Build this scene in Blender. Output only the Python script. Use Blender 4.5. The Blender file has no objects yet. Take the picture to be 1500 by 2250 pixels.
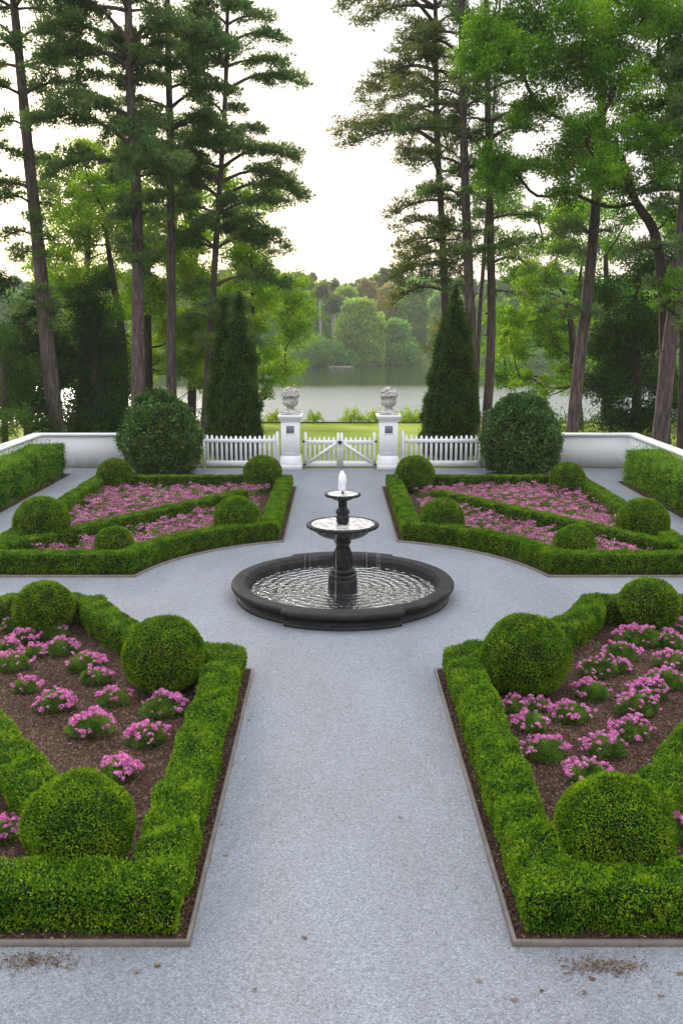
import bpy, math
import numpy as np
from mathutils import Vector
R = math.radians
S = bpy.context.scene
COL = S.collection
rng = np.random.default_rng(7)
PITCH, FPX, CAMZ = R(11.6), 2000.0, 4.5
PI = math.pi
# ------------------------------------------------------------------ survey helpers (pixel of the photo -> metres on site)
def ray(px, py):
    u, v = (px-750)/FPX, (1125-py)/FPX
    return np.array([u, math.cos(PITCH)+v*math.sin(PITCH), -math.sin(PITCH)+v*math.cos(PITCH)])
def G(px, py, z=0.0):
    d = ray(px, py); t = (z-CAMZ)/d[2]
    return np.array([d[0]*t, d[1]*t])
def P(px, py, D):
    d = ray(px, py); t = D/d[1]
    return np.array([d[0]*t, D, CAMZ+d[2]*t])
def mpp(D): return D/math.cos(PITCH)/FPX
# ------------------------------------------------------------------ materials
def nt(name):
    m = bpy.data.materials.new(name); m.use_nodes = True
    n = m.node_tree.nodes; n.clear()
    return m, n, m.node_tree.links
def principled(n, l, **kw):
    b = n.new('ShaderNodeBsdfPrincipled'); o = n.new('ShaderNodeOutputMaterial')
    l.new(b.outputs[0], o.inputs[0])
    for k, v in kw.items(): b.inputs[k].default_value = v
    return b, o
def ramp(n, stops, interp='LINEAR'):
    r = n.new('ShaderNodeValToRGB'); e = r.color_ramp.elements; r.color_ramp.interpolation = interp
    e[0].position, e[0].color = stops[0][0], (*stops[0][1], 1)
    e[1].position, e[1].color = stops[-1][0], (*stops[-1][1], 1)
    for p, c in stops[1:-1]:
        x = e.new(p); x.color = (*c, 1)
    return r
def tex(n, l, kind, scale, coord='Object', vec_scale=None, **kw):
    c = n.new('ShaderNodeTexCoord'); t = n.new('ShaderNodeTex'+kind)
    src = c.outputs[coord]
    if vec_scale:
        mp = n.new('ShaderNodeMapping'); mp.inputs['Scale'].default_value = vec_scale
        l.new(src, mp.inputs[0]); src = mp.outputs[0]
    l.new(src, t.inputs['Vector']); t.inputs['Scale'].default_value = scale
    for k, v in kw.items():
        if k in t.inputs: t.inputs[k].default_value = v
        else: setattr(t, k, v)
    return t
def bump(n, l, height, strength, dist, b, prev=None):
    bp = n.new('ShaderNodeBump'); bp.inputs['Strength'].default_value = strength; bp.inputs['Distance'].default_value = dist
    l.new(height, bp.inputs['Height'])
    if prev: l.new(prev.outputs[0], bp.inputs['Normal'])
    if b: l.new(bp.outputs[0], b.inputs['Normal'])
    return bp
def mix(n, l, a, b, fac, mode='MIX'):
    m = n.new('ShaderNodeMix'); m.data_type = 'RGBA'; m.blend_type = mode
    for inp, v in ((m.inputs[6], a), (m.inputs[7], b), (m.inputs[0], fac)):
        if isinstance(v, (int, float)): inp.default_value = v
        elif isinstance(v, tuple): inp.default_value = (*v, 1)
        else: l.new(v, inp)
    return m.outputs[2]
def leaf_mat(name, stops, trans=.3, rough=.55, tcol=None, spmin=.65):
    m, n, l = nt(name)
    a = n.new('ShaderNodeAttribute'); a.attribute_name = 'var'
    r = ramp(n, stops); l.new(a.outputs['Fac'], r.inputs[0])
    b = n.new('ShaderNodeBsdfPrincipled'); b.inputs['Roughness'].default_value = max(rough, spmin); b.inputs['Specular IOR Level'].default_value = .04 if spmin else .3
    l.new(r.outputs[0], b.inputs['Base Color'])
    t = n.new('ShaderNodeBsdfTranslucent')
    l.new(mix(n, l, r.outputs[0], tcol or (1.6, 1.5, .7), 1.0, 'MULTIPLY'), t.inputs[0])
    x = n.new('ShaderNodeMixShader'); x.inputs[0].default_value = trans
    l.new(b.outputs[0], x.inputs[1]); l.new(t.outputs[0], x.inputs[2])
    o = n.new('ShaderNodeOutputMaterial'); l.new(x.outputs[0], o.inputs[0])
    return m
def stops(*c): return [(i/(len(c)-1), x) for i, x in enumerate(c)]
M = {}
M['box'] = leaf_mat('boxwood_leaf', stops((.022,.065,.004),(.07,.16,.007),(.15,.27,.008),(.25,.33,.015)), .18)
M['ball'] = leaf_mat('boxwood_ball_leaf', stops((.03,.075,.004),(.085,.175,.006),(.155,.27,.007),(.26,.33,.015)), .2)
M['tall'] = leaf_mat('tall_hedge_leaf', stops((.03,.08,.008),(.07,.17,.014),(.12,.25,.02),(.2,.33,.04)), .3)
M['core'] = leaf_mat('inner_twigs', stops((.006,.012,.003),(.014,.024,.006)), 0)
M['bush'] = leaf_mat('camellia_leaf', stops((.018,.05,.008),(.04,.105,.014),(.075,.165,.022),(.15,.26,.05)), .15, .5, None, 0)
M['cedar'] = leaf_mat('cedar_leaf', stops((.016,.042,.008),(.035,.085,.013),(.062,.13,.02),(.11,.18,.03)), .25)
M['pine'] = leaf_mat('pine_needle', stops((.045,.085,.034),(.085,.155,.055),(.135,.21,.07),(.22,.28,.10)), .4, .5, (1.3,1.4,.8))
M['pinebrown'] = leaf_mat('bronze_pine_needle', stops((.045,.08,.034),(.09,.14,.048),(.15,.18,.06),(.26,.23,.085)), .4, .5, (1.5,1.3,.8))
M['maple'] = leaf_mat('bright_leaf', stops((.035,.09,.008),(.08,.20,.012),(.15,.32,.02),(.27,.43,.035)), .45)
M['lime'] = leaf_mat('backlit_leaf', stops((.06,.13,.010),(.12,.23,.014),(.19,.32,.02),(.30,.42,.035)), .5)
M['holly'] = leaf_mat('dark_leaf', stops((.010,.032,.006),(.02,.06,.010),(.035,.095,.014),(.06,.14,.02)), .22)
M['fol'] = leaf_mat('verbena_leaf', stops((.035,.08,.014),(.08,.165,.024),(.14,.25,.036),(.22,.32,.07)), .3)
M['petal'] = leaf_mat('pink_petal', stops((.36,.055,.20),(.56,.12,.36),(.69,.22,.48),(.84,.45,.66)), .3, .5, (1.1,.9,1.0))
M['shrub'] = leaf_mat('shore_plant_leaf', stops((.08,.15,.02),(.16,.26,.03),(.26,.38,.05),(.36,.45,.08)), .5)
M['chip'] = leaf_mat('bark_chip', stops((.026,.015,.010),(.062,.036,.025),(.11,.066,.046),(.30,.22,.16)), 0, .9)
M['dry'] = leaf_mat('dry_leaf', stops((.09,.055,.035),(.18,.115,.075),(.26,.19,.13)), .1, .8)
for k, c in dict(far_a=((.09,.19,.05),(.17,.33,.08),(.28,.46,.11)), far_b=((.12,.22,.04),(.23,.37,.065),(.36,.49,.09)),
                 far_c=((.06,.10,.04),(.12,.18,.065),(.2,.25,.09)), far_d=((.17,.17,.05),(.30,.28,.08),(.42,.37,.12))).items():
    M[k] = leaf_mat(k+'_leaf', stops(*c), .45)

def flat_mat(name, col, rough=.5, var=.12, scale=6, bstr=.15, bdist=.004, spec=.5, metal=0, bscale=60, dirt=0):
    m, n, l = nt(name); b, o = principled(n, l, Roughness=rough, Metallic=metal)
    b.inputs['Specular IOR Level'].default_value = spec
    t = tex(n, l, 'Noise', scale, Detail=6.0, Roughness=.65)
    lo, hi = tuple(x*(1-var) for x in col), tuple(min(1, x*(1+var)) for x in col)
    r = ramp(n, [(.3, lo), (.7, hi)]); l.new(t.outputs[0], r.inputs[0]); cc = r.outputs[0]
    if dirt:      # splash dirt near the ground, faint streaks above
        g = n.new('ShaderNodeTexCoord'); sz_ = n.new('ShaderNodeSeparateXYZ'); l.new(g.outputs['Object'], sz_.inputs[0])
        st = tex(n, l, 'Noise', 5, vec_scale=(1.5,1.5,.5), Detail=6.0, Roughness=.7)
        a_ = n.new('ShaderNodeMath'); a_.operation = 'MULTIPLY_ADD'; l.new(st.outputs[0], a_.inputs[0]); a_.inputs[1].default_value = -.55; l.new(sz_.outputs[2], a_.inputs[2])
        rd_ = n.new('ShaderNodeMapRange'); rd_.inputs[1].default_value = -.28; rd_.inputs[2].default_value = .06; rd_.inputs[3].default_value = dirt; rd_.inputs[4].default_value = 0; l.new(a_.outputs[0], rd_.inputs[0])
        cc = mix(n, l, cc, (.33,.32,.28), rd_.outputs[0])
    l.new(cc, b.inputs['Base Color'])
    t2 = tex(n, l, 'Noise', bscale, Detail=3.0); bump(n, l, t2.outputs[0], bstr, bdist, b)
    return m
M['paint'] = flat_mat('white_painted_wood', (.82,.83,.84), .45, .05, 3, .1, dirt=.35)
M['render'] = flat_mat('white_rendered_wall', (.82,.83,.84), .7, .05, 1.6, .25, .003, dirt=.55)
M['plaque'] = flat_mat('grey_plaque', (.16,.175,.20), .4, .15)
M['iron'] = flat_mat('dark_iron', (.02,.02,.022), .45, .2)
M['edging'] = flat_mat('weathered_edging', (.125,.105,.092), .6, .3, 5, .3)
M['darkline'] = flat_mat('dark_lawn_edging', (.05,.055,.035), .8, .3)
def bark(name, c1, c2, c3):
    m, n, l = nt(name); b, o = principled(n, l, Roughness=.9); b.inputs['Specular IOR Level'].default_value = .15
    t = tex(n, l, 'Noise', 9, vec_scale=(1.6,1.6,.22), Detail=8.0, Roughness=.7)
    t3 = tex(n, l, 'Noise', .9, Detail=4.0)
    r = ramp(n, [(.32, c1), (.5, c2), (.7, c3)]); l.new(t.outputs[0], r.inputs[0])
    r3 = ramp(n, [(.35, (.7,.7,.7)), (.65, (1.15,1.1,1.05))]); l.new(t3.outputs[0], r3.inputs[0])
    l.new(mix(n, l, r.outputs[0], r3.outputs[0], 1.0, 'MULTIPLY'), b.inputs['Base Color'])
    bump(n, l, t.outputs[0], .9, .06, b)
    return m
M['bark'] = bark('pine_bark', (.035,.026,.025), (.105,.082,.078), (.20,.165,.155))
M['barkdark'] = bark('dark_bark', (.02,.015,.012), (.055,.042,.034), (.11,.085,.07))
M['barkpale'] = bark('pale_bark', (.22,.20,.18), (.38,.35,.32), (.5,.47,.43))
# gravel
m, n, l = nt('grey_gravel'); b, o = principled(n, l, Roughness=.75); b.inputs['Specular IOR Level'].default_value = .3
v = tex(n, l, 'Voronoi', 70, Randomness=1.0); vb = tex(n, l, 'Voronoi', 70, Randomness=1.0, feature='DISTANCE_TO_EDGE')
v2 = tex(n, l, 'Voronoi', 26, Randomness=1.0)
sp = n.new('ShaderNodeSeparateColor'); l.new(v.outputs['Color'], sp.inputs[0])
r = ramp(n, [(0, (.185,.193,.212)), (.25, (.25,.261,.284)), (.7, (.292,.305,.331)), (1, (.36,.374,.403))]); l.new(sp.outputs[0], r.inputs[0])
re = ramp(n, [(0, (.42,.43,.47)), (.08, (1,1,1))]); l.new(vb.outputs[0], re.inputs[0])
big = tex(n, l, 'Noise', .45, vec_scale=(1.6,.6,1), Detail=5.0, Roughness=.6); rb = ramp(n, [(.3, (.82,.815,.81)), (.68, (1.08,1.09,1.10))]); l.new(big.outputs[0], rb.inputs[0])
dirt = tex(n, l, 'Noise', 7.0, Detail=6.0, Roughness=.75); rd = ramp(n, [(.60, (1,1,1)), (.74, (.62,.56,.50))]); l.new(dirt.outputs[0], rd.inputs[0])
c = mix(n, l, r.outputs[0], re.outputs[0], 1.0, 'MULTIPLY'); c = mix(n, l, c, rb.outputs[0], 1.0, 'MULTIPLY'); c = mix(n, l, c, rd.outputs[0], .6, 'MULTIPLY')
l.new(c, b.inputs['Base Color'])
b1 = bump(n, l, vb.outputs[0], .7, .03, None); bump(n, l, v2.outputs[0], .15, .01, b, b1)
M['gravel'] = m
# mulch soil
m, n, l = nt('brown_mulch'); b, o = principled(n, l, Roughness=.95); b.inputs['Specular IOR Level'].default_value = .1
v = tex(n, l, 'Voronoi', 55, vec_scale=(1,.55,1)); sp = n.new('ShaderNodeSeparateColor'); l.new(v.outputs['Color'], sp.inputs[0])
r = ramp(n, [(0, (.025,.014,.010)), (.5, (.062,.036,.025)), (.85, (.105,.062,.044)), (1, (.19,.13,.09))]); l.new(sp.outputs[0], r.inputs[0])
big = tex(n, l, 'Noise', 1.3, Detail=5.0); rb = ramp(n, [(.3, (.75,.72,.7)), (.7, (1.2,1.15,1.1))]); l.new(big.outputs[0], rb.inputs[0])
l.new(mix(n, l, r.outputs[0], rb.outputs[0], 1.0, 'MULTIPLY'), b.inputs['Base Color'])
bump(n, l, v.outputs[0], 1.0, .03, b); M['soil'] = m
# grass / woodland ground
m, n, l = nt('meadow_ground'); b, o = principled(n, l, Roughness=.95); b.inputs['Specular IOR Level'].default_value = .1
t = tex(n, l, 'Noise', .35, Detail=8.0, Roughness=.7); r = ramp(n, [(.35, (.05,.075,.018)), (.5, (.085,.12,.025)), (.62, (.15,.10,.06)), (.75, (.21,.15,.10))]); l.new(t.outputs[0], r.inputs[0])
l.new(r.outputs[0], b.inputs['Base Color']); t2 = tex(n, l, 'Noise', 20, Detail=4.0); bump(n, l, t2.outputs[0], .8, .08, b); M['ground'] = m
m, n, l = nt('lawn_grass'); b, o = principled(n, l, Roughness=.9); b.inputs['Specular IOR Level'].default_value = .1
t = tex(n, l, 'Noise', .5, vec_scale=(.35,1.2,1), Detail=6.0, Roughness=.6); r = ramp(n, [(.3, (.15,.22,.022)), (.5, (.23,.29,.03)), (.7, (.32,.36,.045))]); l.new(t.outputs[0], r.inputs[0])
l.new(r.outputs[0], b.inputs['Base Color']); t2 = tex(n, l, 'Noise', 60, Detail=4.0); bump(n, l, t2.outputs[0], .8, .03, b); M['lawn'] = m
# water
def water_mat(name, col, ior, rough, waves):
    m, n, l = nt(name); b, o = principled(n, l, Roughness=rough, IOR=ior); b.inputs['Base Color'].default_value = (*col, 1)
    prev = None
    for kind, sc, vs, st, ds, kw in waves:
        t = tex(n, l, kind, sc, vec_scale=vs, **kw)
        prev = bump(n, l, t.outputs['Fac'] if kind in ('Wave','Noise') else t.outputs[0], st, ds, None, prev)
    l.new(prev.outputs[0], b.inputs['Normal'])
    return m
m, n, l = nt('lake_water'); b, o = principled(n, l, IOR=3.0); b.inputs['Base Color'].default_value = (.025,.040,.016,1)
tc = n.new('ShaderNodeTexCoord'); sx_ = n.new('ShaderNodeSeparateXYZ'); l.new(tc.outputs['Object'], sx_.inputs[0])
wob = tex(n, l, 'Noise', 1.0, vec_scale=(.012,.05,1), Detail=3.0); ma = n.new('ShaderNodeMath'); ma.operation = 'MULTIPLY_ADD'; l.new(wob.outputs[0], ma.inputs[0]); ma.inputs[1].default_value = 30; l.new(sx_.outputs[1], ma.inputs[2])
mr = n.new('ShaderNodeMapRange'); mr.inputs[1].default_value = 108; mr.inputs[2].default_value = 134; mr.inputs[3].default_value = 1; mr.inputs[4].default_value = 0; l.new(ma.outputs[0], mr.inputs[0])   # breeze on the near water, calm under the far shore
rr = n.new('ShaderNodeMapRange'); rr.inputs[3].default_value = .05; rr.inputs[4].default_value = .22; l.new(mr.outputs[0], rr.inputs[0]); l.new(rr.outputs[0], b.inputs['Roughness'])
w1 = tex(n, l, 'Noise', 1.0, vec_scale=(.35,1.4,1), Detail=4.0, Roughness=.65)
mm = n.new('ShaderNodeMapRange'); mm.inputs[3].default_value = .06; mm.inputs[4].default_value = 1; l.new(mr.outputs[0], mm.inputs[0])
mh = n.new('ShaderNodeMath'); mh.operation = 'MULTIPLY'; l.new(w1.outputs[0], mh.inputs[0]); l.new(mm.outputs[0], mh.inputs[1])
bump(n, l, mh.outputs[0], 1.0, .45, b); M['lake'] = m
M['pool'] = water_mat('rippled_pool_water', (.012,.013,.014), 5.0, .05,
    [('Wave', 2.1, None, .34, .05, dict(wave_type='RINGS', rings_direction='SPHERICAL', Distortion=5.0, Detail=4.0, **{'Detail Scale': 3.2, 'Detail Roughness': .6})),
     ('Noise', 11, None, .50, .05, dict(Detail=2.0, Roughness=.5))])
m, n, l = nt('bowl_water'); b, o = principled(n, l, Roughness=.08, IOR=1.9)
t = tex(n, l, 'Noise', 9, Detail=8.0, Roughness=.7); r = ramp(n, [(.36, (.10,.09,.075)), (.5, (.5,.5,.49)), (.6, (.80,.81,.82))]); l.new(t.outputs[0], r.inputs[0]); l.new(r.outputs[0], b.inputs['Base Color'])
bump(n, l, t.outputs[0], .5, .02, b); M['bowlwater'] = m
m, n, l = nt('white_water'); b, o = principled(n, l, Roughness=.35); b.inputs['Base Color'].default_value = (.93,.95,.97,1)
b.inputs['Subsurface Weight'].default_value = .3; b.inputs['Subsurface Radius'].default_value = (.03,.03,.03)
t = tex(n, l, 'Noise', 30, vec_scale=(1,1,.3), Detail=3.0); bump(n, l, t.outputs[0], .6, .02, b); M['froth'] = m
m, n, l = nt('falling_water'); b, o = principled(n, l, Roughness=.05, IOR=1.33); b.inputs['Transmission Weight'].default_value = .75; b.inputs['Base Color'].default_value = (.93,.95,.97,1); M['stream'] = m
# fountain iron / stone
m, n, l = nt('black_wet_stone'); b, o = principled(n, l); b.inputs['Specular IOR Level'].default_value = .25
t = tex(n, l, 'Noise', 5, Detail=8.0, Roughness=.7); r = ramp(n, [(.3, (.003,.0033,.004)), (.62, (.008,.0085,.010)), (.75, (.04,.038,.035))]); l.new(t.outputs[0], r.inputs[0])
s = tex(n, l, 'Noise', 30, Detail=5.0, Roughness=.7); rs = ramp(n, [(.62, (0,0,0)), (.70, (1,1,1))]); l.new(s.outputs[0], rs.inputs[0])
l.new(mix(n, l, r.outputs[0], (.26,.25,.235), rs.outputs[0]), b.inputs['Base Color'])
rr = ramp(n, [(.3, (.25,.25,.25)), (.7, (.5,.5,.5))]); l.new(t.outputs[0], rr.inputs[0]); l.new(rr.outputs[0], b.inputs['Roughness'])
bump(n, l, s.outputs[0], .25, .006, b); M['stone'] = m
m, n, l = nt('rim_stone'); b, o = principled(n, l, Roughness=.65); b.inputs['Specular IOR Level'].default_value = .15
t = tex(n, l, 'Noise', 3.5, Detail=8.0, Roughness=.7); r = ramp(n, [(.3, (.010,.010,.011)), (.55, (.021,.020,.020)), (.75, (.05,.046,.042))]); l.new(t.outputs[0], r.inputs[0])
s = tex(n, l, 'Noise', 22, Detail=6.0, Roughness=.75); rs = ramp(n, [(.62, (0,0,0)), (.72, (.8,.8,.8))]); l.new(s.outputs[0], rs.inputs[0])
l.new(mix(n, l, r.outputs[0], (.30,.29,.28), rs.outputs[0]), b.inputs['Base Color']); bump(n, l, s.outputs[0], .3, .006, b); M['rim'] = m
m, n, l = nt('cast_stone'); b, o = principled(n, l, Roughness=.9); b.inputs['Specular IOR Level'].default_value = .2
t = tex(n, l, 'Noise', 9, Detail=8.0, Roughness=.7); r = ramp(n, [(.34, (.17,.16,.145)), (.48, (.45,.42,.39)), (.64, (.66,.64,.60))]); l.new(t.outputs[0], r.inputs[0]); l.new(r.outputs[0], b.inputs['Base Color'])
bump(n, l, t.outputs[0], .6, .02, b); M['urn'] = m

# ------------------------------------------------------------------ object helpers
def tag(o, label=None, cat=None, group=None, kind=None):
    if label: o['label'] = label
    if cat: o['category'] = cat
    if group: o['group'] = group
    if kind: o['kind'] = kind
    return o
def empty(name, loc, label, cat, group=None):
    o = bpy.data.objects.new(name, None); COL.objects.link(o); o.location = loc; o.empty_display_size = .2
    return tag(o, label, cat, group)
def mesh(name, V, F, mat, parent=None, origin=None, var=None, smooth=False, mats=None, mi=None):
    V = np.asarray(V, dtype=np.float32).reshape(-1, 3)
    org = np.array(parent.location) if parent is not None else (np.array(origin) if origin is not None else np.zeros(3))
    V = V - org
    me = bpy.data.meshes.new(name)
    if isinstance(F, np.ndarray):
        k = F.shape[1]; nf = len(F); loops = F.astype(np.int32).ravel()
        starts = np.arange(nf, dtype=np.int32)*k
    else:
        nf = len(F); loops = np.array([i for f in F for i in f], dtype=np.int32)
        starts = np.cumsum([0]+[len(f) for f in F[:-1]]).astype(np.int32)
    me.vertices.add(len(V)); me.vertices.foreach_set('co', V.ravel().astype(np.float32))
    me.loops.add(len(loops)); me.loops.foreach_set('vertex_index', loops)
    me.polygons.add(nf); me.polygons.foreach_set('loop_start', starts)
    if smooth: me.polygons.foreach_set('use_smooth', np.ones(nf, dtype=bool))
    if var is not None:
        a = me.attributes.new('var', 'FLOAT', 'FACE'); a.data.foreach_set('value', np.clip(var, 0, 1).astype(np.float32))
    me.materials.append(mat); me.update(calc_edges=True)
    o = bpy.data.objects.new(name, me); COL.objects.link(o)
    if parent is not None: o.parent = parent
    elif origin is not None: o.location = origin
    return o
class MB:
    def __init__(s): s.V, s.F, s.n = [], [], 0
    def add(s, V, F):
        V = np.asarray(V, float).reshape(-1, 3); s.V.append(V); s.F += [tuple(int(i)+s.n for i in f) for f in F]; s.n += len(V); return s
    def box(s, x0, x1, y0, y1, z0, z1, bev=0.0):
        b = min(bev, (x1-x0)/2.01, (y1-y0)/2.01, (z1-z0)/2.01)
        if b <= 0:
            V = [(x, y, z) for z in (z0, z1) for x, y in ((x0,y0),(x1,y0),(x1,y1),(x0,y1))]
            return s.add(V, [(3,2,1,0),(4,5,6,7),(0,1,5,4),(1,2,6,5),(2,3,7,6),(3,0,4,7)])
        V, F = [], []
        for z, i in ((z0, b), (z0+b, 0), (z1-b, 0), (z1, b)):
            for sx, sy in ((0,0),(1,0),(1,1),(0,1)):
                X = (x1, -1) if sx else (x0, 1); Y = (y1, -1) if sy else (y0, 1)
                pa = (X[0]+X[1]*(i+b*(1-0)), Y[0]+Y[1]*i, z); pb = (X[0]+X[1]*i, Y[0]+Y[1]*(i+b), z)
                V += [pb, pa] if (sx, sy) in ((0,0),(1,1)) else [pa, pb]
        for k in range(3):
            for j in range(8): F.append((k*8+j, k*8+(j+1)%8, (k+1)*8+(j+1)%8, (k+1)*8+j))
        F.append(tuple(range(7,-1,-1))); F.append(tuple(range(24,32)))
        return s.add(V, F)
    def tube(s, pts, rad, k=8, cap=True):
        pts = np.asarray(pts, float); nP = len(pts); rad = np.broadcast_to(rad, (nP,))
        T = np.gradient(pts, axis=0); T /= np.linalg.norm(T, axis=1)[:, None]+1e-9
        ref = np.array([0, 0, 1.]) if abs(T[0, 2]) < .8 else np.array([1., 0, 0])
        V = []
        for p, t, r in zip(pts, T, rad):
            a = np.cross(ref, t); a /= np.linalg.norm(a)+1e-9; c = np.cross(t, a)
            for j in range(k):
                q = 2*PI*j/k; V.append(p+r*(a*math.cos(q)+c*math.sin(q)))
        F = [(i*k+j, i*k+(j+1)%k, (i+1)*k+(j+1)%k, (i+1)*k+j) for i in range(nP-1) for j in range(k)]
        if cap: F += [tuple(range(k-1,-1,-1)), tuple(range((nP-1)*k, nP*k))]
        return s.add(V, F)
    def lathe(s, prof, c=(0,0,0), k=48, mod=None, cap=True):
        V = []
        for r, z in prof:
            for j in range(k):
                q = 2*PI*j/k; rr = r+(mod(q, r, z) if mod else 0)
                V.append((c[0]+rr*math.cos(q), c[1]+rr*math.sin(q), c[2]+z))
        F = [(i*k+j, i*k+(j+1)%k, (i+1)*k+(j+1)%k, (i+1)*k+j) for i in range(len(prof)-1) for j in range(k)]
        if cap: F.append(tuple(range(k-1,-1,-1))); F.append(tuple(range((len(prof)-1)*k, len(prof)*k)))
        return s.add(V, F)
    def prism(s, poly, y0, y1, axis='y'):          # polygon in xz extruded along y, or in xy along z
        nP = len(poly)
        if axis == 'y': V = [(p[0], y0, p[1]) for p in poly]+[(p[0], y1, p[1]) for p in poly]
        else: V = [(p[0], p[1], y0) for p in poly]+[(p[0], p[1], y1) for p in poly]
        F = [tuple(range(nP)), tuple(range(2*nP-1, nP-1, -1))]+[(i, i+nP, (i+1)%nP+nP, (i+1)%nP) for i in range(nP)]
        return s.add(V, F)
    def build(s, name, mat, parent=None, origin=None, smooth=False):
        return mesh(name, np.concatenate(s.V), s.F, mat, parent, origin, smooth=smooth)
def unit(v): return v/(np.linalg.norm(v, axis=-1, keepdims=True)+1e-9)
def rdir(k): return unit(rng.normal(size=(k, 3)))
def leaves(C, L, W, axis=None, spread=1.0):
    """diamond leaves: one quad each, at C, along a mostly-given axis"""
    k = len(C); d = rdir(k)
    if axis is not None: d = unit(axis+spread*d)
    s_ = unit(np.cross(d, rdir(k))); nrm = np.cross(d, s_)
    L = np.broadcast_to(L, (k,))[:, None]*rng.uniform(.7, 1.3, (k, 1)); W = np.broadcast_to(W, (k,))[:, None]*rng.uniform(.75, 1.25, (k, 1))
    V = np.stack([C, C+d*L*.45+s_*W*.5+nrm*W*.12, C+d*L, C+d*L*.45-s_*W*.5+nrm*W*.12], 1).reshape(-1, 3)
    return V, np.arange(4*k).reshape(-1, 4)
PH = rng.uniform(0, 6.28, (12,)); KD = rdir(12)
def lump(Pn, wl):
    """smooth pseudo-noise, about -1..1, wavelength wl"""
    a = np.zeros(len(Pn))
    for i in range(12): a += np.sin((Pn@KD[i])*(2*PI/wl)*(0.6+.12*i)+PH[i])
    return a/3.4
def tri(V, F):
    T = []
    for f in F:
        for i in range(1, len(f)-1): T.append((f[0], f[i], f[i+1]))
    return np.array(T)
def scatter(V, F, dens, zmin=None):
    V = np.asarray(V, float); T = tri(V, F); a, b_, c_ = V[T[:, 0]], V[T[:, 1]], V[T[:, 2]]
    cr = np.cross(b_-a, c_-a); A = np.linalg.norm(cr, axis=1)/2
    dd = dens((a+b_+c_)/3) if callable(dens) else dens
    A2 = A*dd; k = int(A2.sum()); idx = rng.choice(len(T), k, p=A2/A2.sum())
    u, v = rng.random(k), rng.random(k); fl = u+v > 1; u[fl], v[fl] = 1-u[fl], 1-v[fl]
    Pn = a[idx]+u[:, None]*(b_-a)[idx]+v[:, None]*(c_-a)[idx]
    return Pn, unit(cr)[idx]
def leafy(name, V, F, mat, dens, L, W, parent=None, origin=None, lumpa=.02, lumpw=.5, depth=.03, spread=.8, tipfrac=.03, tip=.03, up=0.0, varw=.35, ringr=None, rnd=.18):
    """a clipped plant: lumpy inner body plus thousands of leaves standing on it; one mesh"""
    V = np.asarray(V, float).copy(); T = tri(V, F)
    N = np.zeros_like(V); fn = np.cross(V[T[:, 1]]-V[T[:, 0]], V[T[:, 2]]-V[T[:, 0]])
    for i in range(3): np.add.at(N, T[:, i], fn)
    N = unit(N); V += N*(lumpa*lump(V, lumpw))[:, None]
    Pn, Nn = scatter(V, F, dens)
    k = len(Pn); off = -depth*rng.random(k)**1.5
    tips = rng.random(k) < tipfrac; off[tips] += tip*rng.random(tips.sum())
    C = Pn+Nn*off[:, None]
    ax = Nn.copy(); ax[:, 2] += up
    LV, LF = leaves(C, L, W, unit(ax), spread)
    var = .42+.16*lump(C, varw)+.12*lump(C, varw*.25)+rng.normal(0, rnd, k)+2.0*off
    var[tips] += .2
    CV = V-N*(np.minimum(depth*.7, .6*ringr))[:, None] if ringr is not None else V-N*depth*.7
    nC = len(CV); quads = np.array([f if len(f) == 4 else (f[0], f[1], f[2], f[2]) for f in F if len(f) in (3, 4)])
    Fall = [tuple(f) for f in F]
    VV = np.concatenate([CV, LV])
    # faces: python list for core + array for leaves, flattened together
    loops = [np.array([i for f in Fall for i in f], dtype=np.int32), (LF+nC).astype(np.int32).ravel()]
    me = bpy.data.meshes.new(name)
    org = np.array(parent.location) if parent is not None else (np.array(origin) if origin is not None else np.zeros(3))
    lens = np.concatenate([np.array([len(f) for f in Fall]), np.full(len(LF), 4)])
    starts = np.concatenate([[0], np.cumsum(lens)[:-1]]).astype(np.int32); lp = np.concatenate(loops)
    me.vertices.add(len(VV)); me.vertices.foreach_set('co', (VV-org).astype(np.float32).ravel())
    me.loops.add(len(lp)); me.loops.foreach_set('vertex_index', lp)
    me.polygons.add(len(lens)); me.polygons.foreach_set('loop_start', starts)
    me.polygons.foreach_set('material_index', np.concatenate([np.ones(len(Fall)), np.zeros(len(LF))]).astype(np.int32))
    a = me.attributes.new('var', 'FLOAT', 'FACE'); a.data.foreach_set('value', np.clip(np.concatenate([np.full(len(Fall), .3), var]), 0, 1).astype(np.float32))
    me.materials.append(mat); me.materials.append(M['core']); me.update(calc_edges=True)
    o = bpy.data.objects.new(name, me); COL.objects.link(o)
    if parent is not None: o.parent = parent
    elif origin is not None: o.location = org
    return o
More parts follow.
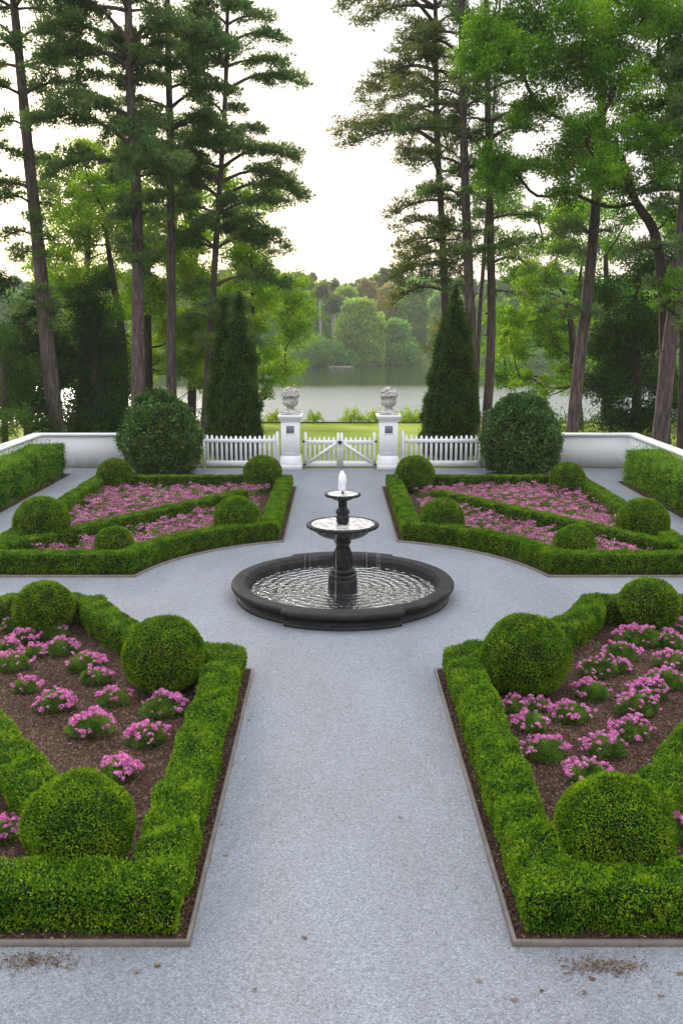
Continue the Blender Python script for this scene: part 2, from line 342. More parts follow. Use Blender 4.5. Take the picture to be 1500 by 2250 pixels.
# ------------------------------------------------------------------ hedge body (mitred loft)
def resample(pts, step, closed=False):
    pts = [np.array(p, float) for p in pts]; out = []
    if closed: pts = pts+[pts[0]]
    for a, b_ in zip(pts[:-1], pts[1:]):
        k = max(1, int(np.linalg.norm(b_-a)/step))
        out += [a+(b_-a)*i/k for i in range(k)]
    if not closed: out.append(pts[-1])
    return out
def hedge_body(pts, w, h, z0=.03, step=.12, closed=False, taper=.02):
    pts = np.array(resample(pts, step, closed)); nP = len(pts)
    T = (np.roll(pts, -1, 0)-np.roll(pts, 1, 0)) if closed else np.gradient(pts, axis=0)
    e1 = unit(np.roll(pts, -1, 0)-pts); e0 = unit(pts-np.roll(pts, 1, 0))
    if not closed: e1[-1] = e0[-1]; e0[0] = e1[0]
    t = unit(e0+e1); nn = np.stack([-t[:, 1], t[:, 0]], 1)
    cosm = np.clip((e0*t).sum(1), .5, 1); sc = 1/cosm
    prof = [(-w/2+taper*1.5, z0), (-w/2+taper*.3, z0+(h-z0)*.33), (-w/2, z0+(h-z0)*.66), (-w/2+.006, h-.035), (-w/2+.035, h-.004), (-w/6, h), (w/6, h), (w/2-.035, h-.004), (w/2-.006, h-.035), (w/2, z0+(h-z0)*.66), (w/2-taper*.3, z0+(h-z0)*.33), (w/2-taper*1.5, z0)]
    k = len(prof); V = []
    for p, q, s_ in zip(pts, nn, sc):
        for a, z in prof: V.append((p[0]+q[0]*a*s_, p[1]+q[1]*a*s_, z))
    V = np.array(V); F = []
    m_ = nP if closed else nP-1
    for i in range(m_):
        for j in range(k-1):
            a, b_ = i*k+j, ((i+1) % nP)*k+j; F.append((a, a+1, b_+1, b_))
    if not closed:
        F.append(tuple(range(k-1, -1, -1))); F.append(tuple((nP-1)*k+j for j in range(k)))
    # outward normals check
    c0 = sum(np.cross(V[F[i*(k-1)+5][1]]-V[F[i*(k-1)+5][0]], V[F[i*(k-1)+5][2]]-V[F[i*(k-1)+5][0]])[2] for i in range(m_))
    if c0 < 0: F = [f[::-1] for f in F]
    return V, F
# ------------------------------------------------------------------ setting: ground, gravel, lawn, lake
xs = np.concatenate([np.linspace(-420, -60, 13), np.linspace(-50, 50, 41), np.linspace(60, 420, 13)])
ys = np.concatenate([np.linspace(-60, 30, 10), np.linspace(32, 64, 33), np.linspace(70, 165, 12), np.linspace(168, 200, 17), np.linspace(210, 420, 12)])
def gz(x, y):
    sh = 43.6+1.0*math.sin(x*.13)*(abs(x) > 9)+.006*max(0, abs(x)-12)**1.5
    if y < sh: return 0.0
    if y < 100: return max(-5.5, -(y-sh)*.42)
    fs = 171+3*math.sin(x*.05)+1.5*math.sin(x*.17)
    if y < fs-3: return -5.5
    return min(-5.5+(y-fs+3)*.55, -2.2+(y-fs)*.03) if y < fs+200 else 3.5
V = [(x, y, gz(x, y)-.004) for y in ys for x in xs]; nx = len(xs)
F = [(j*nx+i, j*nx+i+1, (j+1)*nx+i+1, (j+1)*nx+i) for j in range(len(ys)-1) for i in range(nx-1)]
tag(mesh('ground', V, F, M['ground'], smooth=True), kind='structure')
def sheet(name, poly, z, mat, kind='structure'):
    return tag(mesh(name, [(*p, z) for p in poly], [tuple(range(len(poly)))], mat), kind=kind)
sheet('gravel_path', [(-9.75,-14),(9.35,-14),(9.35,28.95),(-9.75,28.95)], .004, M['gravel'])
sheet('lawn', [(-16,29.2),(14,29.2),(14,42.6),(-16,42.6)], .004, M['lawn'])
sheet('lake_water', [(-400,44),(400,44),(400,176),(-400,176)], -3.0, M['lake'])
# ------------------------------------------------------------------ beds
CX, CY, CR = 0.0, 15.05, 3.86
AX = lambda y: .115-.0072*y          # the path axis drifts slightly
def arc(x0s, y0s, x1s, y1s, r, k=16):
    a0, a1 = math.atan2(y0s-CY, x0s-CX), math.atan2(y1s-CY, x1s-CX)
    if a1-a0 > PI: a1 -= 2*PI
    if a0-a1 > PI: a1 += 2*PI
    return [(CX+r*math.cos(a0+(a1-a0)*i/k), CY+r*math.sin(a0+(a1-a0)*i/k)) for i in range(k+1)]
def bed_outline(sx, near, ins):
    """edge of a bed, moved inwards by ins; starts at the outer corner far from the fountain"""
    hw, ox = 1.19+ins, 6.95-ins; r = CR+ins
    yf = (5.93+ins if near else 25.35-ins); yb = (13.75-ins if near else 15.98+ins)
    s = lambda x, y: (AX(y)+sx*x, y)
    c1 = (hw, CY+(-1 if near else 1)*math.sqrt(r*r-hw*hw)); c2 = (math.sqrt(r*r-(yb-CY)**2), yb)
    A = arc(c1[0], c1[1], c2[0], c2[1], r)
    return [s(ox, yf), s(hw, yf)]+[s(*p) for p in A]+[s(ox, yb)]
NAMES = {(-1,1): 'near bed beside the purple-pink plants', }
side = {-1: 'left', 1: 'right'}
for sx in (-1, 1):
    for near in (1, 0):
        out = bed_outline(sx, near, 0.0)
        where = ('near ' if near else 'far ')+side[sx]
        sheet('soil', bed_outline(sx, near, .02), .018, M['soil'])
        # edging as a thin standing strip, one thing per bed
        mb = MB(); w, h = (.032, .05) if near else (.028, .045)
        o1 = out; o2 = bed_outline(sx, near, w); k = len(o1)
        V = [(*p, 0) for p in o1]+[(*p, h) for p in o1]+[(*p, h) for p in o2]+[(*p, 0) for p in o2]
        F = []
        for i in range(k):
            j = (i+1) % k
            for a, b_ in ((0,1),(1,2),(2,3)): F.append((a*k+i, a*k+j, b_*k+j, b_*k+i))
        mb.add(V, F)
        if near:
            for jx in (2.12, 2.62, 4.1): mb.box(AX(5.9)+sx*jx-.004, AX(5.9)+sx*jx+.004, 5.924, 5.965, 0, .053)
        tag(mb.build('bed_edging', M['edging'], origin=(*out[1], 0)), f'thin weathered edging strip round the {where} planting bed', 'garden edging', 'edging strips of the four beds')
        # perimeter hedge
        w, h = (.43, .40) if near else (.40, .40)
        line = bed_outline(sx, near, (.105 if near else .12)+w/2)
        V, F = hedge_body(line, w, h, closed=True, step=.10 if near else .16)
        if near:
            dens = lambda Cn: np.where(Cn[:, 1] < 8, 9500, np.where(Cn[:, 1] < 10.5, 8000, 6000))*np.where(np.abs(Cn[:, 0]) > 5.6, .4, 1)
            L, W = .022, .015
        else: dens, L, W = (lambda Cn: np.where(Cn[:, 1] < 20, 5600, 3600)), .028, .018
        o = leafy('box_hedge', V, F, M['box'], dens, L, W, origin=(*line[0], 0), lumpa=.024 if near else .012, lumpw=.55, depth=.024 if near else .016, rnd=.16 if near else .12, tipfrac=.05 if near else .03, tip=.028 if near else .02, up=.0, spread=1.25)
        tag(o, {(-1,1): 'low clipped box hedge round the near left bed of separate pink plants', (1,1): 'low clipped box hedge round the near right bed of separate pink plants',
                (-1,0): 'low clipped box hedge round the far left bed full of pink flowers', (1,0): 'low clipped box hedge round the far right bed full of pink flowers'}[(sx, near)], 'hedge', 'low box hedges framing the beds')
        # diagonal hedge
        if near: d0, d1 = (AX(7)+sx*2.35, 7.0), (AX(13)+sx*6.45, 12.75)
        else: d0, d1 = (AX(23)+sx*2.45, 22.9), (AX(18)+sx*6.45, 17.2)
        V, F = hedge_body([d0, d1], .42 if near else .38, .38, closed=False, step=.12)
        o = leafy('box_hedge', V, F, M['box'], (lambda Cn: np.where(Cn[:, 1] < 9, 7000, 3500)) if near else 4500, .025 if near else .029, .015 if near else .018, origin=(*d0, 0), lumpa=.02 if near else .012, lumpw=.6, depth=.03, tipfrac=.05, tip=.028, up=.0, spread=1.25)
        tag(o, {(-1,1): 'diagonal low hedge running up to the nearest left box ball', (1,1): 'diagonal low hedge running up to the nearest right box ball',
                (-1,0): 'diagonal low hedge dividing the pink flowers of the far left bed', (1,0): 'diagonal low hedge dividing the pink flowers of the far right bed'}[(sx, near)], 'hedge', 'diagonal hedges across the beds')
# ------------------------------------------------------------------ box balls
def sphere_mesh(r, c, ku=28, kv=18, sq=.95, zcut=-.75):
    V, F = [], []
    for i in range(kv+1):
        t = zcut+(1-zcut)*i/kv
        ph = math.asin(zcut)+(PI/2-math.asin(zcut))*i/kv
        for j in range(ku):
            q = 2*PI*j/ku; V.append((c[0]+r*math.cos(ph)*math.cos(q)*1.0, c[1]+r*math.cos(ph)*math.sin(q), c[2]+r*sq*math.sin(ph)))
    for i in range(kv):
        for j in range(ku): F.append((i*ku+j, i*ku+(j+1)%ku, (i+1)*ku+(j+1)%ku, (i+1)*ku+j))
    return np.array(V), F
balls = [(173,1817,252,'largest clipped ball'), (1350,1822,262,'x'), (360,1441,186,''), (1155,1441,198,''), (97,1336,132,''), (1425,1329,134,''),
         (92,1148,124,''), (1411,1148,118,''), (520,1139,106,''), (971,1141,101,''), (252,1196,88,''), (1262,1196,95,''),
         (577,1041,88,''), (911,1043,90,''), (252,1044,80,''), (1246,1053,80,'')]
BL = ['largest box ball of the near left bed, in the corner of its hedge', 'largest box ball of the near right bed, in the corner of its hedge',
 'big box ball left of the path, at the bend of the curved near hedge', 'big box ball right of the path, at the bend of the curved near hedge',
 'box ball behind the near left flower plants, against the back hedge', 'box ball behind the near right flower plants, against the back hedge',
 'broad box ball at the outer end of the far left diagonal hedge', 'broad box ball at the outer end of the far right diagonal hedge',
 'box ball left of the fountain among pink flowers, behind the front hedge', 'box ball right of the fountain among pink flowers, behind the front hedge',
 'small box ball in the front hedge bend of the far left bed', 'small box ball in the front hedge bend of the far right bed',
 'box ball at the inner back corner of the far left bed, before the pillar', 'box ball at the inner back corner of the far right bed, before the pillar',
 'box ball at the outer back corner of the far left bed, below the big bush', 'box ball at the outer back corner of the far right bed, below the big bush']
for (px, py, dia, _), lab in zip(balls, BL):
    r = .4
    for _i in range(8):
        x, y = G(px, py, r*.86); zc = y*math.cos(PITCH)+(CAMZ-r*.86)*math.sin(PITCH)
        r = dia/2*zc/FPX*.985
    D = y
    V, F = sphere_mesh(r-.012, (x, y, r*.86))
    de, L, W = (9500, .022, .0135) if D < 8 else (8000, .022, .0135) if D < 12 else (5200, .027, .016) if D < 15 else (5000, .028, .018) if D < 21 else (3800, .032, .02)
    o = leafy('box_ball', V, F, M['ball'], de, L, W, origin=(x, y, 0), lumpa=.016 if D < 15 else .009, lumpw=.6, depth=.022 if D < 15 else .016, rnd=.16 if D < 15 else .12, tipfrac=.02, tip=.03, up=.0, spread=1.15, varw=.3)
    tag(o, lab, 'topiary ball', 'clipped box balls in the beds')
# ------------------------------------------------------------------ tall hedges by the side walls
for sx, xs_, yend, lab in ((-1, -8.95, 27.6, 'tall shaggy hedge along the left white wall'), (1, 8.7, 26.2, 'tall shaggy hedge along the right white wall')):
    V, F = hedge_body([(xs_, 8.0), (xs_, yend)], .95, .93, step=.3)
    o = leafy('tall_hedge', V, F, M['tall'], lambda Cn: np.where(Cn[:, 1] < 17, 400, 1800), .075, .02, origin=(xs_, yend, 0), lumpa=.05, lumpw=.8, depth=.08, tipfrac=.16, tip=.16, up=.9, spread=.55, varw=.7)
    tag(o, lab, 'hedge', 'tall side hedges')
    sheet('soil', [(xs_-.62, 8), (xs_+.62, 8), (xs_+.62, yend+.15), (xs_-.62, yend+.15)], .012, M['soil'])
# ------------------------------------------------------------------ big round bushes
def prof_body(prof, c, ku=40, wob=.06, kz=24):
    """prof: list of (height, radius); smooth body of revolution, lobed"""
    hs = np.array([p[0] for p in prof]); rs = np.array([p[1] for p in prof]); zz = np.linspace(hs[0], hs[-1], kz)
    V, F = [], []
    for z in zz:
        r = np.interp(z, hs, rs)
        for j in range(ku):
            q = 2*PI*j/ku; V.append((c[0]+r*math.cos(q), c[1]+r*math.sin(q), c[2]+z))
    for i in range(kz-1):
        for j in range(ku): F.append((i*ku+j, i*ku+(j+1)%ku, (i+1)*ku+(j+1)%ku, (i+1)*ku+j))
    return np.array(V), F
for px, lab in ((354, 'big rounded glossy dark bush between left white wall and picket fence'), (1141, 'big rounded glossy dark bush between right white wall and picket fence')):
    x, y = G(px, 1034); y = 27.6; x = P(px, 1000, y)[0]
    t = empty('round_bush', (x, y, 0), lab, 'bush', 'round bushes in front of the wall')
    V, F = prof_body([(.10,.70),(.35,.98),(.75,1.17),(1.15,1.20),(1.55,1.08),(1.95,.88),(2.25,.62),(2.45,.32),(2.50,.02)], (x, y, 0))
    leafy('foliage', V, F, M['bush'], 1500, .075, .042, parent=t, lumpa=.085, lumpw=.75, depth=.14, tipfrac=.10, tip=.13, up=.2, spread=1.1, varw=.4)
    mb = MB()
    for q in range(5): mb.tube([(x+.1*math.cos(q*1.3), y+.1*math.sin(q*1.3), 0), (x+.35*math.cos(q*1.3), y+.35*math.sin(q*1.3), .5)], [.04,.025], 6)
    mb.build('stem', M['barkdark'], t)
    sheet('soil', [(x+1.05*math.cos(a), y+.75*math.sin(a)-.05) for a in np.linspace(0, 2*PI, 24, endpoint=False)], .010, M['soil'])
# ------------------------------------------------------------------ white walls
YW = 29.0
def wall(sx, xi, xc, lab):
    """L-shaped wall: back run from xi out to xc, then side run towards the viewer"""
    t = empty('garden_wall', (xc, YW, 0), lab, 'wall', 'white garden walls')
    th, h = .26, 1.0
    s = lambda x: xc+sx*x
    body = [(xi, YW), (s(0), YW), (s(0), 6.0), (s(th), 6.0), (s(th), YW+th), (xi, YW+th)]
    MB().prism(body, 0, h, 'z').build('wall_body', M['render'], t)
    def ring(o): return [(xi, YW-o), (s(-o), YW-o), (s(-o), 6.0-o), (s(th+o), 6.0-o), (s(th+o), YW+th+o), (xi, YW+th+o)]
    mb = MB(); mb.prism(ring(.03), h+.001, h+.035, 'z'); mb.prism(ring(.065), h+.036, h+.10, 'z')
    o = mb.build('coping', M['paint'], t)
wall(-1, P(440, 1000, YW)[0], -9.62, 'long white rendered wall turning the corner behind the left tall hedge')
wall(1, P(1058, 1000, YW)[0], 9.2, 'long white rendered wall turning the corner behind the right tall hedge')
# ------------------------------------------------------------------ gate pillars, urns, fence, gates
def gx(px): return P(px, 1000, 28.95)[0]
def gzz(py): return P(750, py, 28.95)[2]
for px, who in ((639.5, 'left'), (852, 'right')):
    x = gx(px); y = 28.85
    t = empty('gate_pillar', (x, y, 0), f'white square gate pillar with grey plaque, {who} of the gates', 'pillar', 'white gate pillars')
    mb = MB()
    for hw, z0, z1 in ((.36, 0, .17), (.345, .171, .20)): mb.box(x-hw, x+hw, y-hw, y+hw, z0, z1, .01)
    # flared plinth
    V = [(x+a*w, y+b_*w, z) for z, w in ((.201,.34),(.36,.325),(.42,.305),(.44,.30)) for a, b_ in ((-1,-1),(1,-1),(1,1),(-1,1))]
    mb.add(V, [(i*4+j, i*4+(j+1)%4, (i+1)*4+(j+1)%4, (i+1)*4+j) for i in range(3) for j in range(4)]+[(12,13,14,15)])
    mb.build('plinth', M['paint'], t)
    mb = MB(); mb.box(x-.29, x+.29, y-.29, y+.29, .441, 1.53, .006); sh = mb.build('shaft', M['paint'], t)
    mb = MB(); a, z0, z1 = .19, .52, 1.16                     # raised frame round the sunk panel
    for bx in ((x-a, x-a+.018, z0, z1), (x+a-.018, x+a, z0, z1), (x-a+.0185, x+a-.0185, z0, z0+.018), (x-a+.0185, x+a-.0185, z1-.018, z1)):
        mb.box(bx[0], bx[1], y-.306, y-.2905, bx[2], bx[3], .004)
    mb.build('panel_moulding', M['paint'], t)
    mb = MB(); mb.box(x-.125, x+.125, y-.300, y-.2905, 1.17, 1.40, .003); pl = mb.build('plaque', M['plaque'], t)
    mb = MB()
    for hw, z0, z1 in ((.315, 1.531, 1.575), (.335, 1.576, 1.62), (.365, 1.621, 1.66), (.385, 1.661, 1.735)): mb.box(x-hw, x+hw, y-hw, y+hw, z0, z1, .008)
    mb.build('cap', M['paint'], t)
    # urn
    u = empty('stone_urn', (x, y, 1.736), f'weathered stone urn heaped with carved fruit on the {who} gate pillar', 'urn', 'stone urns on the pillars')
    mb = MB(); z = 1.7365
    mb.box(x-.30, x+.30, y-.30, y+.30, z, z+.065, .02)
    mb.lathe([(.31,.066),(.29,.09),(.21,.125),(.13,.165),(.105,.19),(.13,.21),(.105,.225),(.14,.25),(.20,.285),(.24,.34),(.25,.40),(.24,.45),(.225,.47),(.25,.485),(.255,.51),(.22,.53),(.10,.54)], (x, y, z), 40,
             lambda q, r, zz: .006*math.sin(14*q) if .25 < zz < .45 else 0)
    mb.build('bowl', M['urn'], u, smooth=True)
    mb = MB(); ru = np.random.default_rng(int(px))
    for k in range(95):
        ph = math.asin(min(1, ru.random()**.8)) if k > 16 else .05
        q = ru.random()*6.28 if k > 16 else k*2*PI/17
        rr = (.058-.022*math.sin(ph))*ru.uniform(.8, 1.2); cx_ = x+.238*math.cos(ph)*math.cos(q); cy_ = y+.238*math.cos(ph)*math.sin(q); cz_ = z+.58+.26*math.sin(ph)
        Vs, Fs = sphere_mesh(rr, (cx_, cy_, cz_), 8, 6, 1, -.98); mb.add(Vs, Fs)
    Vs, Fs = sphere_mesh(.205, (x, y, z+.575), 20, 12, 1.1, -.4); mb.add(Vs, Fs)
    mb.build('carved_fruit', M['urn'], u, smooth=True)
def picket_poly(xc, w, z0, z1):
    return [(xc-w/2, z0), (xc+w/2, z0), (xc+w/2, z1-.07), (xc+w*.30, z1-.025), (xc, z1), (xc-w*.30, z1-.025), (xc-w/2, z1-.07)]
for who, x0, x1, ppx in (('left', gx(446), gx(613), gx(446)), ('right', gx(881), gx(1056), gx(1056))):
    t = empty('picket_fence', ((x0+x1)/2, 28.95, 0), f'white picket fence between the {who} gate pillar and the big bush', 'fence', 'white picket fences')
    for xa in (x0+.04, x1-.04):
        tall = (xa > x0+1) if who == 'left' else (xa < x1-1)
        mb = MB(); w = .12 if tall else .09
        mb.prism(picket_poly(xa, w, .0, 1.20 if tall else 1.10), 28.90, 29.0); mb.build('post', M['paint'], t)
    for z0, z1 in ((.09, .25), (.83, .95)):
        mb = MB(); mb.box(x0+.10, x1-.10, 28.878, 28.904, z0, z1, .005); mb.build('rail', M['paint'], t)
    k = 15
    for i in range(k):
        u_ = (i+1)/(k+1); xc = x0+u_*(x1-x0); sag = .05*(1-(2*u_-1)**2)
        mb = MB(); mb.prism(picket_poly(xc, .088, .10, 1.10-sag+.012*math.sin(i*2.3)), 28.905, 28.928); mb.build('picket', M['paint'], t)
gcx = (gx(667)+gx(826))/2
for who, x0, x1 in (('left', gx(667), gcx-.006), ('right', gcx+.006, gx(826))):
    t = empty('garden_gate', (x0 if who == 'left' else x1, 28.95, 0), f'{who} leaf of the white picket double gate with diagonal brace', 'gate', 'white double gate leaves')
    hx, mx = (x0, x1) if who == 'left' else (x1, x0); s = 1 if who == 'left' else -1
    for xa, w, zt in ((hx+s*.06, .10, 1.18), (mx-s*.05, .095, 1.16)):
        mb = MB(); mb.prism(picket_poly(xa, w, .03, zt), 28.91, 28.96); mb.build('stile', M['paint'], t)
    for z0, z1 in ((.07, .24), (.80, .91)):
        mb = MB(); mb.box(min(hx+s*.1105, mx-s*.098), max(hx+s*.1105, mx-s*.098), 28.874, 28.899, z0, z1, .004); mb.build('rail', M['paint'], t)
    a, b_ = hx+s*.115, mx-s*.10
    for i in range(6):
        xc = a+(b_-a)*(i+.6)/6.2
        mb = MB(); mb.prism(picket_poly(xc, .078, .08, 1.02), 28.90, 28.922); mb.build('picket', M['paint'], t)
    p0, p1 = np.array((a+s*.03, .20)), np.array((b_-s*.01, .82)); d = unit(p1-p0); q = np.array((-d[1], d[0]))*.038
    mb = MB(); mb.prism([tuple(p0+q), tuple(p1+q), tuple(p1-q), tuple(p0-q)] if s > 0 else [tuple(p0-q), tuple(p1-q), tuple(p1+q), tuple(p0+q)], 28.850, 28.873); mb.build('brace', M['paint'], t)
    for hz in (.10, .84):
        mb = MB(); mb.box(min(hx-s*.03, hx+s*.05), max(hx-s*.03, hx+s*.05), 28.885, 28.909, hz, hz+.05, .004); mb.tube([(hx-s*.012, 28.90, hz-.02), (hx-s*.012, 28.90, hz+.07)], .014, 8); mb.build('hinge', M['iron'], t)
    if who == 'left':
        mb = MB(); mb.prism([(gcx, .76), (gcx+.06, .83), (gcx+.075, .87), (gcx+.045, .90), (gcx, .875), (gcx-.045, .90), (gcx-.075, .87), (gcx-.06, .83)], 28.83, 28.849)
        mb.tube([(gcx, 28.835, .88), (gcx, 28.815, .93)], .012, 6); mb.build('latch', M['iron'], t)
# ------------------------------------------------------------------ fountain
FX, FY = .02, 14.9
t = empty('fountain', (FX, FY, 0), 'black three-tier fountain with round pool in the middle of the gravel', 'fountain')
def lobe(q, r, z):
    if r < 1.71: return 0
    a = abs(((q+PI/2+PI) % (2*PI))-PI); a2 = abs(((q-PI/2+PI) % (2*PI))-PI); a = min(a, a2)
    w_ = R(29); e = R(.4)
    return .10*min(1, max(0, (w_+e-a)/(2*e)))
mb = MB(); mb.lathe([(1.80,0),(1.80,.055),(1.775,.065),(1.765,.075),(1.76,.12),(1.78,.155),(1.815,.17),(1.815,.176),(1.70,.176)], (FX, FY, 0), 720, lobe, False)
mb.build('basin', M['stone'], t, smooth=False)
mb = MB(); mb.lathe([(1.75,.177),(1.83,.178),(1.862,.195),(1.878,.222),(1.876,.25),(1.86,.270),(1.835,.278),(1.72,.277),(1.66,.275),(1.645,.268),(1.64,.24),(1.60,.234),(1.59,.20),(1.585,.17),(1.585,.0),(1.585,-.01)], (FX, FY, 0), 720, lobe, False)
o = mb.build('rim', M['rim'], t, smooth=False)
for nm in ('basin', 'rim'): pass
k = 96; rings = 10; V = [(FX, FY, .105)]; F = []
for i in range(1, rings+1):
    for j in range(k): V.append((FX+1.584*i/rings*math.cos(2*PI*j/k), FY+1.584*i/rings*math.sin(2*PI*j/k), .105))
F = [(0, 1+j, 1+(j+1)%k) for j in range(k)]+[(1+(i-1)*k+j, 1+i*k+j, 1+i*k+(j+1)%k, 1+(i-1)*k+(j+1)%k) for i in range(1, rings) for j in range(k)]
mesh('pool_water', V, F, M['pool'], t, smooth=True)
def octo(r, z, k=8): return [(r*math.cos(2*PI*(j+.5)/k)/math.cos(PI/k), r*math.sin(2*PI*(j+.5)/k)/math.cos(PI/k), z) for j in range(k)]
mb = MB(); sec = [(.245,.0),(.245,.27),(.225,.30),(.215,.335),(.235,.345),(.235,.37),(.19,.395)]
V = [(FX+a, FY+b_, z) for r, zz in sec for a, b_, z in octo(r, zz)]
mb.add(V, [(i*8+j, i*8+(j+1)%8, (i+1)*8+(j+1)%8, (i+1)*8+j) for i in range(len(sec)-1) for j in range(8)]+[tuple(range(48, 56))])
mb.build('pedestal_base', M['stone'], t)
flute = lambda q, r, z: (.010*math.cos(12*q) if .50 < z < .85 else 0)
mb = MB(); mb.lathe([(.19,.390),(.205,.41),(.205,.445),(.165,.465),(.155,.485),(.172,.53),(.180,.59),(.170,.66),(.148,.73),(.125,.80),(.112,.86),(.12,.90),(.142,.915),(.142,.935),(.125,.95),(.16,.975),(.20,.99)], (FX, FY, 0), 96, flute)
mb.build('pedestal', M['stone'], t, smooth=True)
scal = lambda q, r, z: (.012*math.cos(28*q) if r > .55 else .004*math.cos(20*q))
mb = MB(); mb.lathe([(.17,.991),(.24,1.005),(.34,1.04),(.42,1.085),(.465,1.14),(.475,1.165),(.52,1.17),(.575,1.185),(.597,1.205),(.60,1.228),(.585,1.248),(.555,1.255),(.535,1.245),(.51,1.225),(.40,1.19),(.10,1.17)], (FX, FY, 0), 112, scal)
mb.build('middle_bowl', M['stone'], t, smooth=True)
disc = lambda r, z, k=48: ([(FX+r*math.cos(2*PI*j/k), FY+r*math.sin(2*PI*j/k), z) for j in range(k)], [tuple(range(k))])
mesh('bowl_water', *disc(.527, 1.243), M['bowlwater'], t)
mb = MB(); mb.lathe([(.10,1.18),(.085,1.235),(.09,1.255),(.108,1.27),(.108,1.305),(.098,1.315),(.112,1.335),(.115,1.36),(.10,1.388),(.09,1.395),(.108,1.42),(.113,1.45),(.10,1.485),(.078,1.505),(.068,1.52),(.068,1.62),(.085,1.635),(.12,1.65),(.16,1.665),(.17,1.69)], (FX, FY, 0), 64, lambda q, r, z: .004*math.cos(10*q) if 1.40 < z < 1.64 else 0)
mb.build('upper_stem', M['stone'], t, smooth=True)
mb = MB(); mb.lathe([(.14,1.655),(.175,1.675),(.19,1.70),(.235,1.705),(.275,1.712),(.295,1.73),(.29,1.748),(.272,1.757),(.255,1.75),(.20,1.735),(.04,1.73)], (FX, FY, 0), 144, lambda q, r, z: (.012*math.cos(24*q) if r > .22 else .006*math.cos(12*q)))
mb.build('top_bowl', M['stone'], t, smooth=True)
mesh('bowl_water', *disc(.255, 1.7535), M['bowlwater'], t)
mb = MB(); mb.lathe([(.032,1.735),(.03,1.78),(.022,1.80),(.026,1.82),(.015,1.83)], (FX, FY, 0), 16); mb.build('nozzle', M['stone'], t, smooth=True)
rs_ = np.random.default_rng(5); mb = MB(); mb.lathe([(.016,1.80),(.035,1.84),(.05,1.90),(.062,1.97),(.060,2.02),(.044,2.08),(.022,2.125),(.004,2.14)], (FX-.005, FY-.01, 0), 24, lambda q, r, z: .009*math.sin(3*q+z*20)+.006*math.sin(7*q-z*35))
for _d in range(9):
    q = rs_.random()*6.28; zt = rs_.uniform(1.92, 2.10); w_ = rs_.uniform(.035, .075)
    mb.tube([(FX+.02*math.cos(q), FY+.02*math.sin(q), zt), (FX+w_*.7*math.cos(q), FY+w_*.7*math.sin(q), zt-.05), (FX+w_*math.cos(q), FY+w_*math.sin(q), zt-.13), (FX+w_*1.1*math.cos(q), FY+w_*1.1*math.sin(q), 1.76)], [.016,.014,.009,.003], 5)
mb.tube([(FX-.04, FY-.03, 1.95), (FX-.055, FY-.035, 1.88), (FX-.058, FY-.035, 1.79)], [.012,.010,.006], 6)
mb.build('water_jet', M['froth'], t, smooth=True)
rs = np.random.default_rng(3)
for q in (196, 262, 305, 340, 28, 150):
    a = R(q+rs.uniform(-4, 4)); r0 = .595
    pts = [(FX+(r0+.02+.05*u_)*math.cos(a), FY+(r0+.02+.05*u_)*math.sin(a), 1.20-1.09*u_**1.6) for u_ in np.linspace(0, 1, 7)]
    mb = MB(); mb.tube(pts, [.005,.004,.004,.003,.003,.003,.004], 5); mb.build('water_stream', M['stream'], t, smooth=True)
# ------------------------------------------------------------------ flowers: separate plants of the near beds
def flower_head(k=11, r=.034):
    """domed cluster of five-petalled florets, about 7 cm wide"""
    Vs, Fs, vs = [], [], []; nn = 0
    for i in range(k):
        ph = math.acos(1-.85*(i+.5)/k); q = i*2.4+rng.random()*.4
        c = np.array([math.sin(ph)*math.cos(q), math.sin(ph)*math.sin(q), math.cos(ph)*.7]); nrm = unit(c[None])[0]
        a = unit(np.cross(nrm, [0.3, .2, .9])[None])[0]; b_ = np.cross(nrm, a); fr = r*.42*rng.uniform(.85, 1.15); tone = rng.uniform(.2, .95)
        o = c*r
        for p in range(5):
            an = p*2*PI/5+i; d = a*math.cos(an)+b_*math.sin(an); s_ = np.cross(nrm, d)
            Vs += [o, o+d*fr*.7+s_*fr*.42+nrm*.003, o+d*fr+nrm*.001, o+d*fr*.7-s_*fr*.42+nrm*.003]
            Fs.append((nn, nn+1, nn+2, nn+3)); nn += 4; vs.append(tone+rng.normal(0, .08))
    return np.array(Vs), np.array(Fs), np.array(vs)
def mesh_data(name, V, F, mat, var):
    o = mesh(name, V, F, mat, var=var); me = o.data; bpy.data.objects.remove(o); return me
HEADS = [mesh_data('flower_head', *(lambda h: (h[0], h[1], M['petal'], h[2]))(flower_head(rng.integers(9, 14), rng.uniform(.030, .040)))) for _ in range(6)]
def mound(c, rx, h, k, L, W, mat=None):
    q, u_ = rng.random(k)*2*PI, rng.random(k)
    rr = np.sqrt(u_); sh = rng.random(k)**.45
    C = np.stack([c[0]+rx*rr*np.cos(q), c[1]+rx*rr*np.sin(q), c[2]+h*np.sqrt(np.clip(1-rr**2, 0, 1))*sh*.95+.01], 1)
    ax = np.stack([np.cos(q)*rr, np.sin(q)*rr, np.full(k, .9)], 1)
    V, F = leaves(C, L, W, unit(ax), .8)
    var = .45+.25*lump(C, .25)+rng.normal(0, .18, k)
    return V, F, var
